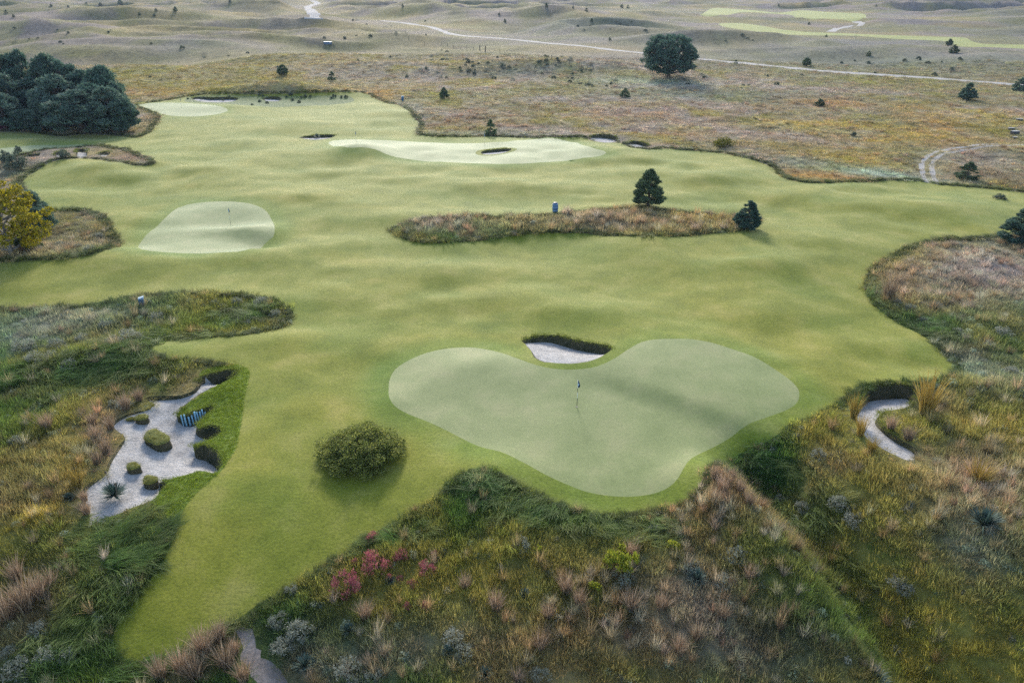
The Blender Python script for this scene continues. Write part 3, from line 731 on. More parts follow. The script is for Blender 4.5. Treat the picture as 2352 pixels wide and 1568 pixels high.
# candidate points over the rough, thinning with distance
cand = []
edges_d = np.concatenate([np.arange(12, 60, 3.), np.arange(60, 150, 6.), np.arange(150, 330, 12.)])
for a, b in zip(edges_d[:-1], edges_d[1:]):
    mid = (a + b) / 2; rho = 8.0 if mid < 40 else 8.0 * (40 / mid) ** 1.45
    ang = 1.15 if mid < 48 else (.98 if mid < 110 else .84)
    area = ang * (b * b - a * a)
    n = int(area * rho)
    rr = np.sqrt(rng.uniform(a * a, b * b, n)); th = rng.uniform(-ang, ang, n)
    cand.append(np.c_[rr * np.sin(th), rr * np.cos(th)])
cand = np.concatenate(cand)
cr = region(cand[:, 0], cand[:, 1])
isr = np.isin(cr, [0, rid('isle')])
gp = cand[isr]; gd = np.hypot(gp[:, 0], gp[:, 1])
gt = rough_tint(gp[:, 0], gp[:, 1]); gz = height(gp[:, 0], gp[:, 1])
wG = key_weight(gp[:, 0], gp[:, 1], 'G'); wR = key_weight(gp[:, 0], gp[:, 1], 'RUYT'); wP = key_weight(gp[:, 0], gp[:, 1], 'P'); wS = key_weight(gp[:, 0], gp[:, 1], 'SBW')
u = rng.uniform(0, 1, len(gp)); cl = fbm(gp[:, 0] / 2.2, gp[:, 1] / 2.6, 91, 2)
kind = np.zeros(len(gp), int)                                    # 0 upright
kind[u < np.clip(wG * 1.15 - .1, 0, .92)] = 1                     # lodged
m = (kind == 0) & (u > 1 - np.clip(.05 + .45 * wR + .4 * wP, 0, .6)) & (cl > .42); kind[m] = 2
m = (kind == 0) & (u > .55) & (u < .55 + .05 + .35 * wS); kind[m] = 3
m = (kind == 1) & (gd > 110); kind[m] = 0
ek = KDTree(nloop)
for i in range(nloop): ek.insert((pts[i][0], pts[i][1], 0), i)
ek.balance()
ged = np.array([ek.find((p[0], p[1], 0))[2] for p in gp])
bk = KDTree(sum(len(b['rim']) for b in bunk.values())); _i = 0
for b in bunk.values():
    for p in b['rim']: bk.insert((p[0], p[1], 0), _i); _i += 1
bk.balance()
gbd = np.array([bk.find((p[0], p[1], 0))[2] for p in gp])
g5k = KDTree(len(loops['g5']))
for i, p in enumerate(loops['g5']): g5k.insert((p[0], p[1], 0), i)
g5k.balance()
g5d = np.array([g5k.find((p[0], p[1], 0))[2] for p in gp])
glow = (.3 + .7 * smooth(6, 16, g5d)) * (.6 + .4 * smooth(.25, 1.2, ged)) * (.28 + .72 * smooth(.4, 2.6, gbd / np.clip(gd / 60, .7, 2.2)))
gisle = cr[isr] == rid('isle')
def far_scale(d): return np.clip((d / 45.) ** .55, .85, 2.6)
def emit(name, k, coll, base, hs, npick, tintf, kindlabel):
    m = kind == k; n = m.sum()
    if n == 0: return
    fs = far_scale(gd[m]); s = base * fs * rng.uniform(.65, 1.35, n)
    yaw = rng.uniform(0, 2 * math.pi, n)
    if k == 1: yaw = (noise(gp[m, 0] / 3.5, gp[m, 1] / 3.5, 95) * 5 - 3.6) + rng.normal(0, .25, n)
    rot = np.c_[rng.normal(0, .12, n), rng.normal(0, .12, n), yaw]
    # clumps of tall and low growth
    hgt = hs * (.55 + .9 * cl[m]) / np.sqrt(fs) * (1 - .62 * smooth(50, 120, gd[m])) * glow[m] * np.where(gisle[m], 1.5, 1.)
    t = tintf(gt[m], n) * (1.55 - .08 * smooth(45, 100, gd[m]))[:, None]
    o = scatter(name, coll, gp[m], gz[m] - .02, rot, np.c_[s, s, s * hgt], t, rng.integers(0, npick, n))
    tag(o, kindlabel, 'grass', kind='stuff')
jit = lambda n, a=.42: (1 + rng.uniform(-a, a, (n, 1))) * (1 + rng.uniform(-.08, .08, (n, 3)))
emit('rough_grass', 0, PC['up'], 1.0, 1.0, 4, lambda t, n: t * 1.05 * jit(n), 'mixed olive and straw prairie grass covering the rough')
emit('long_matted_grass', 1, PC['lodged'], 1.05, 1.0, 4, lambda t, n: (t * .6 + np.array([[.075, .14, .035]]) * .4) * jit(n, .35), 'long wind-matted deep green grass around the bunkers and green')
emit('bunch_grass', 2, PC['bunch'], .85, 1.0, 4, lambda t, n: (t * .45 + np.where(rng.uniform(size=(n, 1)) < .55, np.array([[.29, .185, .12]]), np.array([[.31, .26, .22]])) * .55) * jit(n), 'russet and straw bunch grass clumps in the rough')
emit('sage_cover', 3, PC['forb'], .9, 1.0, 3, lambda t, n: (t * .4 + np.array([[.19, .22, .185]]) * .6) * jit(n), 'grey-green low sage growing through the prairie grass')

# turf fringes: collar turf and the shaggy lips of the bunkers
cp = rng.uniform(loops['collar'].min(0), loops['collar'].max(0), (16000, 2))
cp = cp[region(cp[:, 0], cp[:, 1]) == rid('collar')]
lip = []
for k, b in bunk.items():
    p = b['rim']; dd = b['dep']; nx = np.roll(p, -1, 0)
    for i in range(len(p)):
        if dd[i] > .33:
            L_ = np.hypot(*(nx[i] - p[i])); D_ = np.hypot(*p[i])
            for q in range(max(1, int(L_ / (.12 + D_ * .0012)))):
                lip.append(p[i] + (nx[i] - p[i]) * random.random() + np.array([random.gauss(0, .05), random.gauss(0, .05)]))
lip = np.array(lip)
tp = np.r_[cp, lip]; n = len(tp); td = np.hypot(tp[:, 0], tp[:, 1]); fs = np.r_[np.ones(len(cp)) * .45, np.clip(td[len(cp):] / 50, .8, 1.25)]
tt = np.r_[np.tile([[.22, .29, .03]], (len(cp), 1)), np.tile([[.15, .18, .035]], (len(lip), 1))] * (1 + rng.uniform(-.3, .3, (n, 1)))
o = scatter('turf_fringe', PC['short'], tp, height(tp[:, 0], tp[:, 1]) - .02, np.c_[rng.normal(0, .2, n), rng.normal(0, .2, n), rng.uniform(0, 6.28, n)], np.c_[fs, fs, fs * rng.uniform(.7, 1.4, n)], tt, rng.integers(0, 3, n))
tag(o, 'short shaggy turf on the sod lips of the sand bunkers', 'grass', kind='stuff')

# darker uncut fringe along every fairway edge
fr = []
for k in ('fair', 'isle'):
    p = loops[k]; nx = np.roll(p, -1, 0)
    for i in range(len(p)):
        D_ = np.hypot(*p[i])
        if D_ > 300 or abs(p[i][0]) > .85 * D_ + 15: continue
        L_ = np.hypot(*(nx[i] - p[i])); t_ = (nx[i] - p[i]) / (L_ + 1e-9); nr = np.array([-t_[1], t_[0]])
        for q in range(max(1, int(L_ / (.10 + D_ * .0016)))):
            for w_ in (.15, .45):
                for sg in (-1, 1):
                    fr.append(p[i] + t_ * L_ * random.random() + nr * sg * (w_ + random.random() * .3) * (.5 + D_ / 170))
fr = np.array(fr); rr = region(fr[:, 0], fr[:, 1]); fr = fr[np.isin(rr, [0, rid('isle')])]
n = len(fr); fd = np.hypot(fr[:, 0], fr[:, 1]); fs = .55 * np.clip(fd / 45, .9, 2.4) ** .5 * rng.uniform(.7, 1.3, n)
ft = (np.array([[.105, .15, .03]]) * .75 + rough_tint(fr[:, 0], fr[:, 1]) * .25) * jit(n, .3)
o = scatter('edge_grass', PC['lodged'], fr, height(fr[:, 0], fr[:, 1]) - .02, np.c_[rng.normal(0, .15, n), rng.normal(0, .15, n), rng.uniform(0, 6.28, n)], np.c_[fs, fs, fs * .8], ft, rng.integers(0, 4, n))
tag(o, 'dark green uncut grass fringe along the fairway edges', 'grass', kind='stuff')

# ------------------------------------------------------------------ woody plants
def tube(path, radii, seg=7):
    P = [Vector(p) for p in path]; vs_, fs = [], []
    for i, p in enumerate(P):
        t = (P[min(i + 1, len(P) - 1)] - P[max(i - 1, 0)]).normalized()
        a = t.cross(Vector((.3, .9, .1))).normalized(); b = t.cross(a)
        for k in range(seg):
            q = 2 * math.pi * k / seg; vs_.append(p + (a * math.cos(q) + b * math.sin(q)) * radii[i])
    for i in range(len(P) - 1):
        for k in range(seg): fs.append((i * seg + k, i * seg + (k + 1) % seg, (i + 1) * seg + (k + 1) % seg, (i + 1) * seg + k))
    fs.append(tuple(range((len(P) - 1) * seg, len(P) * seg)))
    return vs_, fs
def merge(parts):
    vs_, fs = [], []
    for v, f in parts:
        b = len(vs_); vs_ += list(v); fs += [tuple(i + b for i in q) for q in f]
    return vs_, fs
def foliage(centers, radii, per, size, aspect, r, up=.3, out=None):
    """Leaf-sized diamond faces spread through clumps."""
    C, A, B, S = [], [], [], []
    for c, rad in zip(centers, radii):
        n = max(6, int(per * (rad / np.mean(radii)) ** 1.6))
        p = r.normal(0, 1, (n, 3)); p /= np.linalg.norm(p, axis=1, keepdims=True)
        dirv = p.copy()
        p *= (r.uniform(.25, 1, (n, 1)) ** .5) * rad * np.array([1, 1, .78])
        d = dirv * .8 + r.normal(0, .6, (n, 3)) + np.array([0, 0, up]); d /= np.linalg.norm(d, axis=1, keepdims=True)
        w = np.cross(d, r.normal(0, 1, (n, 3))); w /= np.linalg.norm(w, axis=1, keepdims=True)
        C.append(np.asarray(c) + p); A.append(d); B.append(w); S.append(size * r.uniform(.6, 1.4, (n, 1)))
    C, A, B, S = map(np.concatenate, (C, A, B, S))
    v = np.stack([C - A * S, C + B * S * aspect, C + A * S, C - B * S * aspect], 1).reshape(-1, 3)
    f = np.arange(len(v)).reshape(-1, 4)
    return v, f

def make_tree(style, seed):
    """Returns unit-scale (height 10 m) meshes: trunk, limbs, crown; crown width in metres."""
    r = np.random.default_rng(seed); H = 10.
    cs, rs, limbs = [], [], []
    if style == 'cone': base, wid, prof, nc, cr_, leaf, per, asp = .05, 6.4, lambda t: (1 - t) ** .68 * (.7 + .3 * min(1, t / .14)), 135, .68, .30, 100, .24
    elif style == 'pine': base, wid, prof, nc, cr_, leaf, per, asp = .10, 6.6, lambda t: math.sin(math.pi * min(1, .24 + .74 * t ** .95)) ** .75 if t < .999 else .1, 105, .9, .36, 80, .26
    elif style == 'round': base, wid, prof, nc, cr_, leaf, per, asp = .15, 11.5, lambda t: (math.cos((t - .40) * 2.0) ** .55 if t > .1 else .8), 250, .85, .28, 95, .28
    elif style == 'juniper': base, wid, prof, nc, cr_, leaf, per, asp = .02, 7.2, lambda t: (1 - t) ** .62 * min(1, .75 + t * 1.6), 90, .8, .34, 60, .28
    elif style == 'broad': base, wid, prof, nc, cr_, leaf, per, asp = .12, 9., lambda t: math.sin(math.pi * min(1, .16 + .8 * t)) ** .7, 80, .95, .22, 95, .5
    for i in range(nc):
        t = r.uniform(0, 1) ** (1.15 if style in ('cone', 'juniper') else .9)
        rad = wid / 2 * prof(t) * (.82 + .3 * r.uniform())
        q = rad * math.sqrt(r.uniform(.35, 1)); a = r.uniform(0, 2 * math.pi)
        c = np.array([q * math.cos(a), q * math.sin(a), H * (base + (1 - base) * t * .95)])
        if style == 'cone': c[2] += .25 * q
        k = cr_ * r.uniform(.6, 1.25) * (.55 + .5 * prof(t))
        cs.append(c); rs.append(k)
        if i % (2 if style in ('round', 'broad') else 3) == 0:
            z0 = max(.06 * H, c[2] - .35 * q - .3)
            limbs.append(tube([(0, 0, z0), (c[0] * .5, c[1] * .5, z0 + (c[2] - z0) * .4), tuple(c)], [.13, .08, .03], 5))
    cs.append(np.array([0, 0, H * .95])); rs.append(cr_ * .5)
    th = H * (.93 if style in ('cone', 'pine', 'juniper') else .7); tr = .26 if style != 'round' else .42
    path = [(r.normal(0, .06), r.normal(0, .06), th * k / 6 - (.4 if k == 0 else 0)) for k in range(7)]
    trunk = tube(path, [tr * (1.25 if k == 0 else 1 - .13 * k) for k in range(7)], 9)
    lv, lf = merge(limbs)
    cv, cf = foliage(cs, rs, per, leaf, asp, r, .35)
    return dict(wid=wid, trunk=trunk, limbs=(lv, lf), crown=(cv, cf))
TREES = {}
def tree_mesh(style, var, crown_mat, bark):
    key = (style, var, crown_mat)
    if key not in TREES:
        t = make_tree(style, 100 + var * 7 + hash(style[0]) % 3 if False else 100 + var * 7 + len(style))
        cr_ = mesh_np('crown', t['crown'][0], t['crown'][1], M[crown_mat])
        tr = mesh_np('trunk', *t['trunk'], M[bark], True); lb = mesh_np('limbs', *t['limbs'], M[bark], True)
        TREES[key] = (tr, lb, cr_, t['wid'])
    return TREES[key]
def plant_tree(name, label, cat, px, base, top, wpx, style, var=0, mat='pine', bark='bark', group=None, rz=None, limbs=True):
    loc = at(px, base); D = (loc - cam.location).length
    d0 = rays(px, base); d1 = rays(px, top)
    # height from the pixel extent at the distance of the base
    hd = math.hypot(loc.x, loc.y); H = hd * (d1[2] / math.hypot(d1[0], d1[1]) - d0[2] / math.hypot(d0[0], d0[1]))
    Wm = wpx * D / F0 / (1 + ((base - H0 / 2) / F0) ** 2) ** .5
    tr, lb, cr_, wd = tree_mesh(style, var, mat, bark)
    s = H / 10.; sx = Wm / wd / .97
    o = thing(name, label, cat, loc, random.uniform(0, 6.28) if rz is None else rz, (sx, sx, s), group)
    obj('trunk', tr, o)
    if limbs: obj('limbs', lb, o)
    obj('crown', cr_, o)
    return o

GR = 'pines of the dense grove'
grove = [  # px, base, top, width, variant
    (-60, 268, 120, 100, 0, 'pine'), (26, 262, 112, 70, 1, 'pine'), (73, 262, 111, 62, 2, 'pine'), (133, 266, 118, 80, 0, 'pine'), (165, 270, 136, 80, 1, 'pine'),
    (205, 276, 158, 80, 2, 'pine'), (252, 280, 147, 84, 3, 'pine'), (280, 292, 186, 50, 1, 'pine2'),
    (-30, 286, 165, 90, 3, 'pine'), (34, 284, 168, 82, 1, 'pine2'), (90, 282, 176, 76, 2, 'pine'), (147, 288, 165, 92, 0, 'pine2'), (225, 292, 188, 80, 3, 'pine'),
    (262, 300, 197, 80, 2, 'pine2'), (292, 302, 222, 52, 0, 'pine'), (15, 298, 208, 70, 3, 'pine2'), (95, 302, 224, 52, 1, 'pine2'), (190, 304, 204, 108, 2, 'pine2'), (55, 303, 250, 44, 0, 'pine'),
]
gl = ['dark green pine in the dense grove beside the far fairway', 'grey-green pine at the front edge of the dense grove']
for (px, b, t, w, v, mt) in grove:
    plant_tree('pine_tree', gl[1] if mt == 'pine2' else gl[0], 'tree', px, b, t, w, 'pine', v, mt, group=GR + (' front' if mt == 'pine2' else ' back'))
plant_tree('pine_tree', 'large solitary round-crowned pine on a rise beside the gravel road', 'tree', 1535, 177, 80, 112, 'round', 0, 'pine')
plant_tree('cottonwood_tree', 'yellow-leaved autumn tree at the edge of the rough patch', 'tree', 26, 585, 410, 138, 'broad', 0, 'cotton', 'greybark')
plant_tree('juniper_tree', 'grey-green juniper close behind the yellow autumn tree', 'tree', 92, 535, 433, 60, 'pine', 1, 'pine2')
plant_tree('juniper_tree', 'small dark juniper beneath the yellow autumn tree', 'tree', 70, 572, 500, 50, 'juniper', 1, 'juniper')
plant_tree('pine_tree', 'bushy young pine on the grassy island beside the barrel', 'tree', 1489, 474, 385, 78, 'cone', 0, 'juniper')
plant_tree('pine_tree', 'small open pine at the tip of the grassy island', 'tree', 1716, 525, 459, 64, 'cone', 1, 'pine')
plant_tree('pine_tree', 'dark pine on the corner of the lavender-grey rough by the fairway', 'tree', 2342, 556, 473, 86, 'cone', 2, 'pine')
plant_tree('juniper_tree', 'pointed dark juniper behind the long pale green', 'tree', 1127, 309, 273, 29, 'juniper', 0, 'juniper')
plant_tree('juniper_tree', 'spiky small juniper in open prairie beyond the teal box', 'tree', 1020, 227, 200, 25, 'cone', 2, 'juniper')
plant_tree('juniper_tree', 'squat dark juniper on the sage slope below the big pine', 'tree', 1435, 224, 202, 26, 'juniper', 1, 'juniper')
plant_tree('juniper_tree', 'small round juniper beside the orange prairie patch', 'tree', 1882, 243, 226, 25, 'juniper', 2, 'juniper')
plant_tree('pine_tree', 'small pine in open prairie between the road and the two-track', 'tree', 2221, 230, 189, 38, 'cone', 1, 'pine')
plant_tree('pine_tree', 'dark bushy pine at the end of the gravel road', 'tree', 2350, 210, 174, 48, 'juniper', 2, 'pine')
plant_tree('juniper_tree', 'dark oval juniper beside the sandy two-track', 'tree', 2220, 411, 370, 46, 'juniper', 0, 'juniper')
plant_tree('pine_tree', 'small pine standing right behind the gravel road', 'tree', 1852, 153, 132, 17, 'pine', 0, 'juniper')
plant_tree('juniper_tree', 'narrow juniper on the edge of the distant fairway', 'tree', 2179, 106, 89, 13, 'pine', 1, 'juniper')
plant_tree('juniper_tree', 'round juniper just below the distant fairway', 'tree', 2190, 122, 102, 21, 'juniper', 1, 'juniper')
plant_tree('pine_tree', 'small upright pine on the prairie slope behind the far green', 'tree', 651, 175, 148, 22, 'pine', 2, 'juniper')
plant_tree('juniper_tree', 'leaning small juniper on the prairie behind the far bunkers', 'tree', 763, 184, 163, 19, 'juniper', 0, 'juniper')
small = z1([(42, 90), (92, 117), (345, 47), (460, 52), (583, 37), (677, 42), (812, 32), (1182, 78), (940, 102), (1040, 112), (1052, 76), (1550, 20)]) + \
    z2([(440, 46), (1408, 46), (1588, 56), (1678, 78), (1915, 54), (1957, 56), (1128, 150), (1835, 274), (1090, 103), (327, 10), (1713, 145)]) + \
    z3([(903, 168), (1355, 46), (1305, 377), (410, 430), (1020, 250), (700, 40)])
SZ = [8, 7, 7, 6, 8, 9, 13, 12, 7, 7, 7, 8, 7, 9, 6, 9, 9, 8, 8, 8, 6, 6, 8, 7, 6, 12, 10, 6, 5]
for (p, s) in zip(small, SZ):
    plant_tree('juniper_tree', 'tiny distant juniper dotting the far sandhills', 'tree', p[0], p[1], p[1] - s, s * .95, 'juniper', random.randint(0, 2), 'juniper', group='junipers on the far sandhills', limbs=False)

def bush_mesh(name, n, per, size, aspect, mat, seed, flat_=.62, stems=True, rr=.26, up=.4):
    r = np.random.default_rng(seed); cs, rs = [], []
    for i in range(n):
        p = r.normal(0, 1, 3); p /= np.linalg.norm(p); p[2] = abs(p[2]); p *= r.uniform(.3, 1) ** .4 * .87 * (1 + (.12 if i % 7 == 0 else 0)); p[2] = p[2] * .9 + .06
        cs.append(p * np.array([1, 1, 1.0])); rs.append(rr * r.uniform(.6, 1.4))
    v, f = foliage(cs, rs, per, size, aspect, r, up)
    v[:, 2] = np.maximum(v[:, 2], .0)
    crown = mesh_np('foliage', v, f, M[mat])
    st = merge([tube([(0, 0, -.05), tuple(c * .5), tuple(c * .92)], [.025, .018, .008], 4) for c in cs[::3]])
    return crown, mesh_np('stems', *st, M['bark'], True)
BM = {
    'sage': [bush_mesh('sage', 34, 30, .07, .32, 'sage', 200 + i) for i in range(3)],
    'sumac': [bush_mesh('sumac', 22, 26, .11, .2, 'sumac', 210 + i) for i in range(3)],
    'lime': [bush_mesh('lime', 16, 44, .10, .45, 'lime', 220 + i) for i in range(2)],
    'shrub': [bush_mesh('shrub', 20, 34, .12, .35, 'shrub', 230 + i) for i in range(3)],
    'yshrub': [bush_mesh('yshrub', 40, 60, .05, .5, 'yshrub', 240)],
    'purple': [bush_mesh('purple', 18, 40, .11, .35, 'purple', 250 + i) for i in range(2)],
    'big': [bush_mesh('big', 270, 130, .024, .5, 'bushleaf', 260, rr=.15)],
}
def size_px(px, py, wpx):
    loc = at(px, py); return loc, wpx * (loc - cam.location).length / F0
def bush(kind_, var, name, label, px, base, wpx, hfac=.6, group=None, cat='shrub'):
    loc, w = size_px(px, base, wpx)
    me, st = BM[kind_][var % len(BM[kind_])]
    o = thing(name, label, cat, loc, random.uniform(0, 6.28), (w / 2, w / 2, w * hfac), group)
    obj('foliage', me, o); obj('stems', st, o)
    return o
loc_c = 1052
bush('big', 0, 'round_bush', 'large rounded dense olive-green bush on the mown turf beside the heart-shaped green', 832, 1050, 210, .31, cat='bush')
bush('yshrub', 0, 'rounded_shrub', 'yellow-green domed shrub at the prairie edge of the fairway', 1663, 337, 50, .42)
bush('shrub', 0, 'low_shrub', 'low dark shrub alone on the mown fairway', 2296, 457, 24, .4)
bush('shrub', 1, 'low_shrub', 'small dark shrub in the yellow prairie patch', 1960, 313, 14, .7)
for (px, py, w) in ((798, 1340, 62), (862, 1292, 58), (920, 1275, 34), (980, 1304, 38), (858, 1232, 28), (948, 1340, 22), (815, 1290, 18), (895, 1325, 18), (935, 1392, 20), (978, 1390, 22), (918, 1328, 16), (998, 1272, 18)):
    bush('sumac', random.randint(0, 2), 'sumac_bush', 'red-leaved sumac in the rough below the mown turf', px, py + w * .25, w * 1.15, .75, 'red sumac in the foreground rough')
for (px, py, w, lb) in ((1425, 1290, 72, 'bright yellow-green leafy shrub behind the silvery sagebrush below the green'), (1365, 1350, 34, 'small yellow leafy shrub among russet grass below the green'), (1236, 1262, 20, 'lone lime-green sprig beside silvery sagebrush below the green'),
                        (1395, 1300, 30, 'golden leafy sprig against the bright yellow-green shrub'), (1545, 1254, 30, 'lime-green sprig at the edge of the russet grass ridge'), (1043, 1240, 16, 'tiny yellow-green sprig in the olive grass above the sumac')):
    bush('lime', random.randint(0, 1), 'leafy_shrub', lb, px, py + w * .25, w * 1.1, .85)
sage_sets = [
    ('silvery sagebrush on the slope below the heart-shaped green', [(1200, 1245, 56), (1430, 1320, 80), (1590, 1300, 60), (1570, 1220, 46), (1660, 1330, 60), (1500, 1210, 40), (1040, 1455, 70), (1065, 1490, 60), (690, 1440, 80), (650, 1480, 70), (640, 1420, 60), (800, 1530, 90), (860, 1545, 60), (1240, 1545, 60), (670, 1350, 40)]),
    ('silvery sagebrush on the ridge and valley beside the bunker at the green', [(1930, 1150, 60), (1840, 1160, 44), (1880, 1040, 46), (1960, 1190, 60), (2060, 1330, 50), (2080, 1350, 46), (1790, 1140, 34), (1650, 1190, 34), (1690, 1270, 70)]),
    ('grey sagebrush in the rough tongue by the blue box', [(300, 772, 70), (265, 780, 46), (600, 690, 44), (545, 690, 34), (632, 718, 36), (570, 740, 28), (360, 725, 40), (240, 745, 40), (60, 790, 60), (130, 790, 50), (190, 775, 40), (80, 820, 50), (160, 835, 44), (120, 815, 40)]),
    ('grey sagebrush beside the large branching bunker', [(285, 925, 44), (260, 925, 30), (170, 1105, 26), (40, 1010, 40), (90, 1440, 50), (40, 1530, 70), (110, 1500, 60), (160, 1500, 50), (25, 1490, 40)]),
    ('grey sagebrush in the rough patch by the yellow tree', [(140, 560, 30), (180, 565, 24), (205, 570, 30), (90, 570, 26), (230, 540, 24)]),
    ('grey-green sagebrush on the rough bank past the heart-shaped green', [(2090, 705, 30), (2120, 735, 28), (2060, 690, 24), (2150, 700, 30), (2270, 790, 36), (2300, 760, 40), (2200, 760, 30), (2320, 850, 40)]),
]
for lb, lst in sage_sets:
    for (px, py, w) in lst:
        bush('sage', random.randint(0, 2), 'sagebrush', lb, px, py + w * .2, w * .85, .5, lb)
for (px, py, w) in ((60, 296, 26), (40, 297, 26), (18, 298, 30), (76, 296, 18)):
    bush('purple', random.randint(0, 1), 'purple_shrub', 'purple-red shrub at the foot of the pine grove', px, py, w, .35, 'purple shrubs at the grove')
for (px, py, w, lb) in ((38, 385, 40, 'dark green shrub at the end of the bunkered grass island'), (150, 362, 22, 'dark shrub standing between two pale sand pits'), (45, 350, 16, 'dark shrub on the rim of the small sand pit'), (20, 372, 28, 'dark green shrub below the small sand pit')):
    bush('shrub', 0, 'island_shrub', lb, px, py, w, .75)
isl = z1([(1265, 665), (1360, 668), (1500, 678), (1770, 648), (1930, 655), (1750, 685), (1800, 695), (1697, 705), (2030, 658), (2055, 652), (2090, 652), (1970, 675), (2015, 690), (2230, 662), (2250, 650), (2300, 655), (2330, 655), (1745, 640), (1960, 640), (1545, 650)])
for (px, py) in isl:
    bush('shrub', random.randint(0, 2), 'soapweed_shrub', 'small dark shrub on the green bank between the far bunkers', px, py + 1, random.uniform(5, 10), .7, 'shrubs on the far bunker bank')
# low shrubs dotted over the prairie
def dots(n, boxes):
    out = []
    while len(out) < n:
        x0, x1, y0, y1 = random.choice(boxes)
        px, py = random.uniform(x0, x1), random.uniform(y0, y1)
        out.append((px, py))
    return out
dl = dots(150, [(1050, 1320, 128, 172), (1050, 1320, 128, 172), (1100, 1400, 150, 190), (800, 1000, 40, 90), (300, 720, 85, 200), (680, 920, 60, 150), (930, 1100, 110, 180), (1560, 1850, 165, 200), (1640, 1800, 80, 105), (1300, 1500, 45, 75), (0, 300, 60, 110), (1250, 1420, 180, 200), (1850, 2300, 130, 175)])
dg = hit([d[0] for d in dl], [d[1] for d in dl])
ok = np.isin(region(dg[:, 0], dg[:, 1]), [0])
for (px, py), g, k in zip(dl, dg, ok):
    if not k: continue
    D_ = math.hypot(g[0], g[1]); w = random.uniform(.6, 1.5) * (1 + D_ / 700)
    me, st = BM['shrub' if random.random() < .7 else 'sage'][random.randint(0, 2)]
    o = thing('prairie_shrub', 'low dark shrub dotting the open prairie beyond the fairways', 'shrub', (g[0], g[1], float(height(g[0], g[1]))), random.uniform(0, 6.28), (w / 2, w / 2, w * random.uniform(.4, .65)), 'shrubs dotting the prairie')
    obj('foliage', me, o)

# yuccas and tussocks
def rosette(n, L, w, seed):
    r = np.random.default_rng(seed); vs_, fs = [], []
    for i in range(n):
        a = r.uniform(0, 6.28); e = r.uniform(.12, 1.45); d = np.array([math.cos(a) * math.cos(e), math.sin(a) * math.cos(e), math.sin(e)]); s = np.array([-math.sin(a), math.cos(a), 0]); l = L * r.uniform(.75, 1.1); b = len(vs_)
        vs_ += [s * w * .6, -s * w * .6, d * l * .5 + s * w, d * l * .5 - s * w, d * l + np.array([0, 0, -.06 * l])]
        fs += [(b, b + 1, b + 3, b + 2), (b + 2, b + 3, b + 4)]
    return mesh_np('leaves', vs_, fs, M['yucca'])
YM = [rosette(190, 1., .04, 300 + i) for i in range(2)]
def yucca(px, py, wpx, label, group=None, pods=False):
    loc, w = size_px(px, py, wpx)
    o = thing('yucca', label, 'yucca', loc, random.uniform(0, 6.28), (w / 2,) * 3, group); obj('leaves', random.choice(YM), o)
    if pods:
        for dx, dy in ((-.75, -.1), (.85, .25)):
            v, f = merge([tube([(dx * .4, dy * .4, 0), (dx * .8, dy * .8, .7), (dx, dy, 1.25)], [.02, .018, .015], 5), tube([(dx, dy, 1.2), (dx, dy, 1.28), (dx, dy, 1.4)], [.03, .08, .02], 6)])
            obj('seed_stalk', mesh_np('seed_stalk', v, f, M['bark'], True), o)
yucca(262, 1138, 66, 'spiky blue-green yucca growing from the bunker sand', pods=True)
yucca(728, 315, 18, 'spiky yucca in the small bunker by the long pale green')
for (px, py, w) in ((895, 1335, 30), (1205, 1365, 34), (1030, 1498, 44), (1115, 1550, 44), (800, 1450, 46), (700, 1530, 60), (1600, 1330, 60), (2260, 1205, 80), (2010, 1560, 60)):
    yucca(px, py, w, 'blue-green yucca rosette in the foreground rough', 'yuccas in the foreground rough')
yucca(158, 1145, 30, 'grey-green yucca beside the sand of the branching bunker')

TM = {'gold': [mesh_np('blades', *blades(160, .22, 1., .75, .02, 3, seed=400 + i, droop=.3), M['goldgrass']) for i in range(2)],
      'russet': [mesh_np('blades', *blades(170, .24, 1., .7, .018, 3, seed=410 + i, droop=.3), M['russet']) for i in range(3)]}
def tussock(kind_, px, py, wpx, label, hf=.55, group=None):
    loc, w = size_px(px, py, wpx)
    o = thing('grass_tussock', label, 'grass tussock', loc, random.uniform(0, 6.28), (w / 1.7, w / 1.7, w * hf * 1.15), group); obj('blades', random.choice(TM[kind_]), o)
tussock('gold', 180, 1118, 60, 'golden grass tussock at the edge of the branching bunker', .7)
tussock('gold', 2125, 950, 90, 'big fanned orange grass tussock behind the curved bunker', .8)
tussock('gold', 1960, 960, 50, 'tall golden tussock on the lip of the curved bunker', .9)
tussock('gold', 1975, 1000, 44, 'golden tussock beside the curved bunker sand', .9)
tussock('gold', 2000, 1040, 46, 'golden tussock overhanging the lower bend of the curved bunker', .7)
tussock('russet', 2045, 985, 44, 'russet tussock inside the bend of the curved bunker', .6)
tussock('russet', 2085, 1010, 50, 'russet tussock above the tail of the curved bunker', .55)
tussock('russet', 2040, 685, 60, 'pale tan tussock on the edge of the lavender-grey rough', .7)
tussock('gold', 2245, 1110, 90, 'golden tussock on the far bank of the valley', .5)
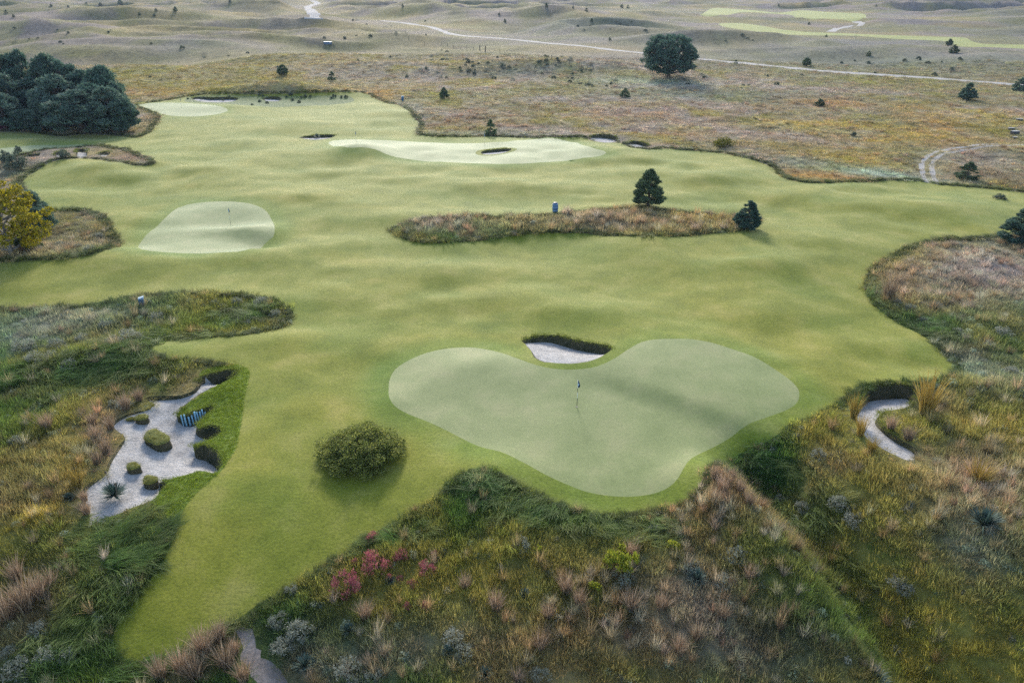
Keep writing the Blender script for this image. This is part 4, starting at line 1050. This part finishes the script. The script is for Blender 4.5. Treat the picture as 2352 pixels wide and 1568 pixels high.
for lb, lst in (('russet grass tussock beside the large branching bunker', [(290, 940, 50), (255, 985, 44), (222, 1010, 50), (245, 1040, 50), (225, 1065, 46), (215, 975, 40), (320, 920, 40), (110, 985, 50), (200, 1180, 40), (195, 1150, 36)]),
                ('russet grass tussock by the footpath and tongue of mown turf', [(420, 1540, 80), (370, 1556, 70), (470, 1500, 80), (505, 1470, 70), (520, 1530, 80), (450, 1560, 80), (540, 1500, 50), (560, 1560, 70)]),
                ('russet grass tussock in the rough corner by the matted grass', [(60, 1400, 90), (95, 1375, 70), (20, 1420, 80), (120, 1350, 60), (40, 1330, 60)]),
                ('russet grass tussock on the ridge beside the green', [(1640, 1100, 44), (1660, 1130, 46), (1700, 1130, 50), (1720, 1160, 50), (1640, 1150, 40), (1680, 1100, 40), (1750, 1170, 44)]),
                ('russet grass tussock on the slope of the foreground rough', [(1450, 1280, 60), (1300, 1360, 70), (1140, 1400, 70), (1070, 1350, 50), (1330, 1390, 60), (1450, 1400, 70), (1260, 1420, 60), (1520, 1400, 60), (1600, 1470, 60), (1720, 1330, 50), (840, 1420, 60), (1240, 1490, 60), (1560, 1500, 60), (1660, 1420, 60)])):
    for (px, py, w) in lst: tussock('russet', px, py, w, lb, .6, lb)

# ------------------------------------------------------------------ sod islands in the branching bunker
SODP = []
M['olive'] = ground_mat('olive_turf', [(.09, .10, .02), (.135, .14, .028), (.19, .175, .05)], (1.5, 6.), (5., .08), .95, .05)
def sod(px_list, hgt, label, seed):
    g = hit([p[0] for p in px_list], [p[1] for p in px_list], -.1)
    ring = spline(g, True, .12); c = ring.mean(0); r = np.random.default_rng(seed)
    zb = float(np.mean([Zsand(p) for p in g]))
    n = len(ring); rel = ring - c
    lay = [(1.02, -.15), (1.0, .12 * hgt), (.93, .5 * hgt), (1.0, .86 * hgt), (.95, hgt)]
    vs_ = []
    for (s, z) in lay:
        for i in range(n):
            q = rel[i] * (s + .06 * (noise(rel[i][0] * 6 + seed, rel[i][1] * 6 + z * 7, 3) - .5)); vs_.append((q[0], q[1], z))
    fs = [(a * n + i, a * n + (i + 1) % n, (a + 1) * n + (i + 1) % n, (a + 1) * n + i) for a in range(3) for i in range(n)]
    o = thing('sod_island', label, 'sod island', (c[0], c[1], zb))
    obj('soil_side', mesh_np('soil_side', vs_[:4 * n], fs, M['face'], True), o)
    tv = vs_[3 * n:5 * n]; tf = [(i, (i + 1) % n, n + (i + 1) % n, n + i) for i in range(n)]
    inner = []; b = 2 * n
    for s in (.62, .3):
        for i in range(n): tv.append((rel[i][0] * s, rel[i][1] * s, hgt * (1.06 + .05 * (1 - s)) + .05 * (noise(rel[i][0] * s * 4, rel[i][1] * s * 4, 8 + seed) - .5)))
    for a in range(2): tf += [((1 + a) * n + i, (1 + a) * n + (i + 1) % n, (2 + a) * n + (i + 1) % n, (2 + a) * n + i) for i in range(n)]
    tv.append((0, 0, hgt * 1.12)); tf += [(3 * n + i, 3 * n + (i + 1) % n, 4 * n) for i in range(n)]
    obj('turf_top', mesh_np('turf_top', tv, tf, M['olive'], True), o)
    SODP.extend((c[0] + rel[i][0] * s, c[1] + rel[i][1] * s, zb + hgt * (1.0 if s > .8 else 1.08)) for i in range(n) for s in (.97, .85, .6, .35) if r.uniform() < .8)
    return o
def Zsand(p):
    b = bunk['b2']; p = np.asarray(p)
    h_ = float(height(p[0], p[1]))
    return h_ - float(floor_depth(b, p[:1], p[1:2])[0])
sod(zs([(660, 745), (700, 690), (770, 672), (830, 705), (905, 750), (900, 790), (800, 825), (720, 800), (675, 775)]), .55, 'largest flat-topped sod block in the middle of the bunker sand', 1)
sod(zs([(580, 575), (620, 545), (670, 540), (710, 560), (690, 590), (630, 600), (590, 595)]), .38, 'mossy sod hummock at the upper end of the bunker sand', 2)
sod(zs([(490, 570), (530, 555), (580, 555), (575, 572), (520, 580)]), .12, 'low flat sod patch touching the upper sod hummock', 3)
sod(zs([(500, 1030), (520, 995), (570, 985), (620, 1005), (640, 1025), (590, 1045), (530, 1055)]), .4, 'dark sod hummock in the sand beyond the yucca', 4)
sod(zs([(650, 1110), (680, 1080), (730, 1085), (790, 1105), (780, 1140), (720, 1165), (660, 1160)]), .42, 'ragged sod hummock beside the bunker lip near the yucca', 5)

sp = np.array(SODP); n = len(sp); q_ = rng.uniform(.28, .5, n)
o = scatter('island_turf', PC['short'], sp[:, :2], sp[:, 2] - .02, np.c_[rng.normal(0, .3, n), rng.normal(0, .3, n), rng.uniform(0, 6.28, n)], np.c_[q_, q_, q_], np.tile([[.19, .185, .04]], (n, 1)) * (1 + rng.uniform(-.4, .4, (n, 1))), rng.integers(0, 3, n))
tag(o, 'short shaggy turf growing on the sod islands', 'grass', kind='stuff')

# ------------------------------------------------------------------ made things
def cyl(r0, r1, z0, z1, n=16, cx=0., cy=0.):
    v = [(cx + r * math.cos(2 * math.pi * i / n), cy + r * math.sin(2 * math.pi * i / n), z) for r, z in ((r0, z0), (r1, z1)) for i in range(n)]
    f = [(i, (i + 1) % n, n + (i + 1) % n, n + i) for i in range(n)] + [tuple(range(n))[::-1], tuple(range(n, 2 * n))]
    return v, f
def box(x0, x1, y0, y1, z0, z1):
    v = [(x, y, z) for z in (z0, z1) for x, y in ((x0, y0), (x1, y0), (x1, y1), (x0, y1))]
    return v, [(3, 2, 1, 0), (4, 5, 6, 7), (0, 1, 5, 4), (1, 2, 6, 5), (2, 3, 7, 6), (3, 0, 4, 7)]
def lathe(prof, n=20):
    v = [(r * math.cos(2 * math.pi * i / n), r * math.sin(2 * math.pi * i / n), z) for r, z in prof for i in range(n)]
    f = [(a * n + i, a * n + (i + 1) % n, (a + 1) * n + (i + 1) % n, (a + 1) * n + i) for a in range(len(prof) - 1) for i in range(n)]
    f += [tuple(range(n))[::-1], tuple(range((len(prof) - 1) * n, len(prof) * n))]
    return v, f
def M_(name, vf, mat, sm=False): return mesh_np(name, vf[0], vf[1], M[mat], sm)

fp = {
    'pole': M_('pole', cyl(.016, .014, -.1, 2.15, 8), 'white', True),
    'dark_band': [M_('dark_band', cyl(.020, .020, -.05, .72, 8), 'black', True), M_('dark_band', cyl(.018, .018, 1.18, 1.52, 8), 'black', True)],
    'cup': M_('cup', cyl(.075, .075, -.02, .012, 14), 'black'),
}
def cloth():   # limp flag hanging in folds from the top of the pole
    vs_, fs = [], []; nu, nv = 7, 9
    for j in range(nv):
        t = j / (nv - 1); wid = .02 + .125 * math.sin(min(1, t * 1.25) * math.pi / 2) - .03 * max(0, t - .8) * 5
        for i in range(nu):
            s = i / (nu - 1); vs_.append((.015 + s * wid, .035 * math.sin(s * 9 + t * 2) * (.3 + t), 2.14 - .56 * t - .03 * s * (t > .9)))
    for j in range(nv - 1):
        for i in range(nu - 1): a = j * nu + i; fs.append((a, a + 1, a + nu + 1, a + nu))
    v2 = vs_ + [(x, y + .008, z) for x, y, z in vs_]; b = len(vs_)
    fs += [tuple(k + b for k in q)[::-1] for q in fs]
    return v2, fs
fp['flag'] = M_('flag', cloth(), 'navy', True)
ev, ef = box(.02, .075, -.062, -.052, 1.74, 1.9)
fp['emblem'] = M_('emblem', (ev, ef), 'mark')
for (px, py, lb) in ((1325, 934, 'navy golf flag on a banded pole in the heart-shaped green'), (530, 516, 'navy golf flag on the rounded green above the rough patch'), (818, 329, 'golf flag at the narrow end of the long pale green'),
                     (1113, 334, 'blue golf flag near the pot bunker of the long pale green'), (417, 247, 'small golf flag on the farthest pale green beside the pine grove')):
    o = thing('golf_flagstick', lb, 'golf flag', at(px, py), 0)
    obj('pole', fp['pole'], o); obj('cup', fp['cup'], o)
    for b in fp['dark_band']: obj('dark_band', b, o)
    f_ = obj('flag', fp['flag'], o); obj('emblem', fp['emblem'], f_)

# barrel
o = thing('barrel', 'blue barrel bin standing in the grass of the long island', 'barrel', at(1275, 488), .3)
o.scale = (1.2,) * 3
obj('staves', M_('staves', lathe([(.25, -.1), (.29, .15), (.315, .45), (.315, .6), (.29, .88), (.265, 1.0)]), 'bluebarrel', True), o)
for z in (.22, .55, .86):
    rr_ = .30 if z < .3 else (.322 if z < .7 else .297); obj('hoop', M_('hoop', cyl(rr_ + .006, rr_ + .006, z, z + .05, 20), 'hoop', True), o)
obj('lid', M_('lid', cyl(.25, .22, 1.0, 1.06, 20), 'barreltop', True), o)
# teal bin with a slanted lid
def bin_(px, py, label, s, rz):
    o = thing('tee_bin', label, 'bin', at(px, py), rz); o.scale = (s,) * 3
    obj('body', M_('body', box(-.24, .24, -.2, .2, -.1, .92), 'teal'), o)
    for i in range(4): obj('plank', M_('plank', box(-.235 + i * .12, -.125 + i * .12, -.225, -.2, .02, .88), 'teal'), o)
    v, f = box(-.27, .27, -.23, .22, .97, 1.01); v = [(x, y, z + (.14 if x > 0 else 0)) for x, y, z in v]
    obj('lid', M_('lid', (v, f), 'palelid'), o)
    v, f = box(-.25, .25, -.21, .21, .90, .98); v = [(x, y, z + (.11 if x > 0 and z > .95 else 0)) for x, y, z in v]
    obj('collar', M_('collar', (v, f), 'hoop'), o)
bin_(328, 704, 'teal painted bin with pale slanted lid in the rough', .86, .25)
bin_(925, 232, 'small teal bin at the fairway corner near open prairie', 1.1, -.1)

# row of weathered posts shoring up the bunker lip
ends = hit([p[0] for p in zs([(1030, 522), (1235, 455)])], [p[1] for p in zs([(1030, 522), (1235, 455)])])
rm, fb = bunk['b2']['rim'], bunk['b2']['floor']
ia, ib = sorted(int(np.argmin(np.hypot(rm[:, 0] - e[0], rm[:, 1] - e[1]))) for e in ends)
line = spline((.25 * rm + .75 * fb)[ia:ib + 1], False, .16); line[:, 1] -= .06
zb = float(np.mean([Zsand(p) for p in line])) - .1
o = thing('post_revetment', 'row of weathered blue-green posts shoring up the bunker lip', 'retaining posts', (line[0][0], line[0][1], zb))
for i, p in enumerate(line):
    h_ = random.uniform(.5, .8); r_ = random.uniform(.05, .07); tx, ty = random.uniform(-.06, .06) - .03, random.uniform(-.05, .05)
    x_, y_ = p[0] - line[0][0], p[1] - line[0][1]
    obj('post', M_('post', tube([(x_, y_, .0), (x_ + tx * .5, y_ + ty * .5, .2 + h_ * .5), (x_ + tx, y_ + ty, .2 + h_)], [r_, r_, r_ * .9], 7), 'post', True), o)

# low stock tank on the far prairie
loc, w = size_px(753, 101, 17)
o = thing('stock_tank', 'low white-topped stock tank on the far prairie', 'tank', loc, 0); o.scale = (w / 3.2,) * 3
def capsule(L, r_, z0, z1, n=10):
    a = [(L / 2 + r_ * math.cos(t), r_ * math.sin(t)) for t in np.linspace(-math.pi / 2, math.pi / 2, n)] + [(-L / 2 + r_ * math.cos(t), r_ * math.sin(t)) for t in np.linspace(math.pi / 2, 1.5 * math.pi, n)]
    k = len(a); return [(x, y, z) for z in (z0, z1) for x, y in a], [(i, (i + 1) % k, k + (i + 1) % k, k + i) for i in range(k)] + [tuple(range(k))[::-1], tuple(range(k, 2 * k))]
obj('tank_wall', M_('tank_wall', capsule(2.0, .6, -.2, .65), 'tank'), o); obj('cover', M_('cover', capsule(2.08, .64, .65, .78), 'tanktop'), o)

# dark lidded boxes
for (px, py, w, lb) in ((2341, 278, 11, 'dark lidded box alone on the mown prairie patch'), (2322, 299, 11, 'dark lidded box just behind the widest lidded box'), (2330, 308, 15, 'widest of the dark lidded boxes by the two-track'), (2331, 319, 9, 'smallest dark lidded box beside the two-track')):
    loc, wm = size_px(px, py, w * .85)
    o = thing('lidded_box', lb, 'box', loc, random.uniform(-.2, .2)); o.scale = (wm,) * 3
    obj('body', M_('body', box(-.5, .5, -.3, .3, -.1, .4), 'boxdark'), o); obj('lid', M_('lid', box(-.53, .53, -.33, .33, .4, .46), 'boxlid'), o)

# prairie fence
fpx = np.array([(908, 75), (939, 90), (1014, 102), (1102, 117), (1184, 133), (1280, 141), (1307, 147), (1362, 162)], float)
fl_ = spline(hit(fpx[:, 0], fpx[:, 1]), False, 7.)
o0 = Vector((fl_[0][0], fl_[0][1], float(height(*fl_[0]))))
fo = thing('wire_fence', 'long wire fence on wooden posts crossing the prairie below the road', 'fence', o0)
pm = M_('post', cyl(.09, .08, -.4, 1.3, 7), 'fencewood'); gm = M_('gate_post', cyl(.2, .18, -.4, 2.2, 8), 'fencewood')
tops = []
for p in fl_:
    z_ = float(height(p[0], p[1])); q = obj('post', pm, fo); q.location = Vector((p[0], p[1], z_)) - o0; tops.append(Vector((p[0], p[1], z_)) - o0)
for zz in (.6, 1.15):
    obj('wire', M_('wire', tube([t + Vector((0, 0, zz)) for t in tops], [.012] * len(tops), 4), 'fencewood'), fo)
for (px, py) in ((1102, 117), (1115, 119)):
    q = obj('gate_post', gm, fo); q.location = at(px, py) - o0

# ------------------------------------------------------------------ air
hz = bpy.data.materials.new('haze_air'); hz.use_nodes = True
nt = hz.node_tree; nt.nodes.clear()
out = nt.nodes.new("ShaderNodeOutputMaterial"); pv = nt.nodes.new("ShaderNodeVolumePrincipled")
pv.inputs["Color"].default_value = (.62, .74, 1.0, 1); pv.inputs["Density"].default_value = .00009; pv.inputs["Anisotropy"].default_value = 0.
nt.links.new(pv.outputs[0], out.inputs["Volume"])
zl, zh = float(Z.min()) - 1.5, max(float(Z.max()), CAM_Z) + 3
v, f = box(-7300, 7300, -900, 7300, zl, zh)
tag(obj('haze', mesh_np('haze', v, f, hz)), 'thin pale morning haze over the prairie', 'haze', kind='stuff')
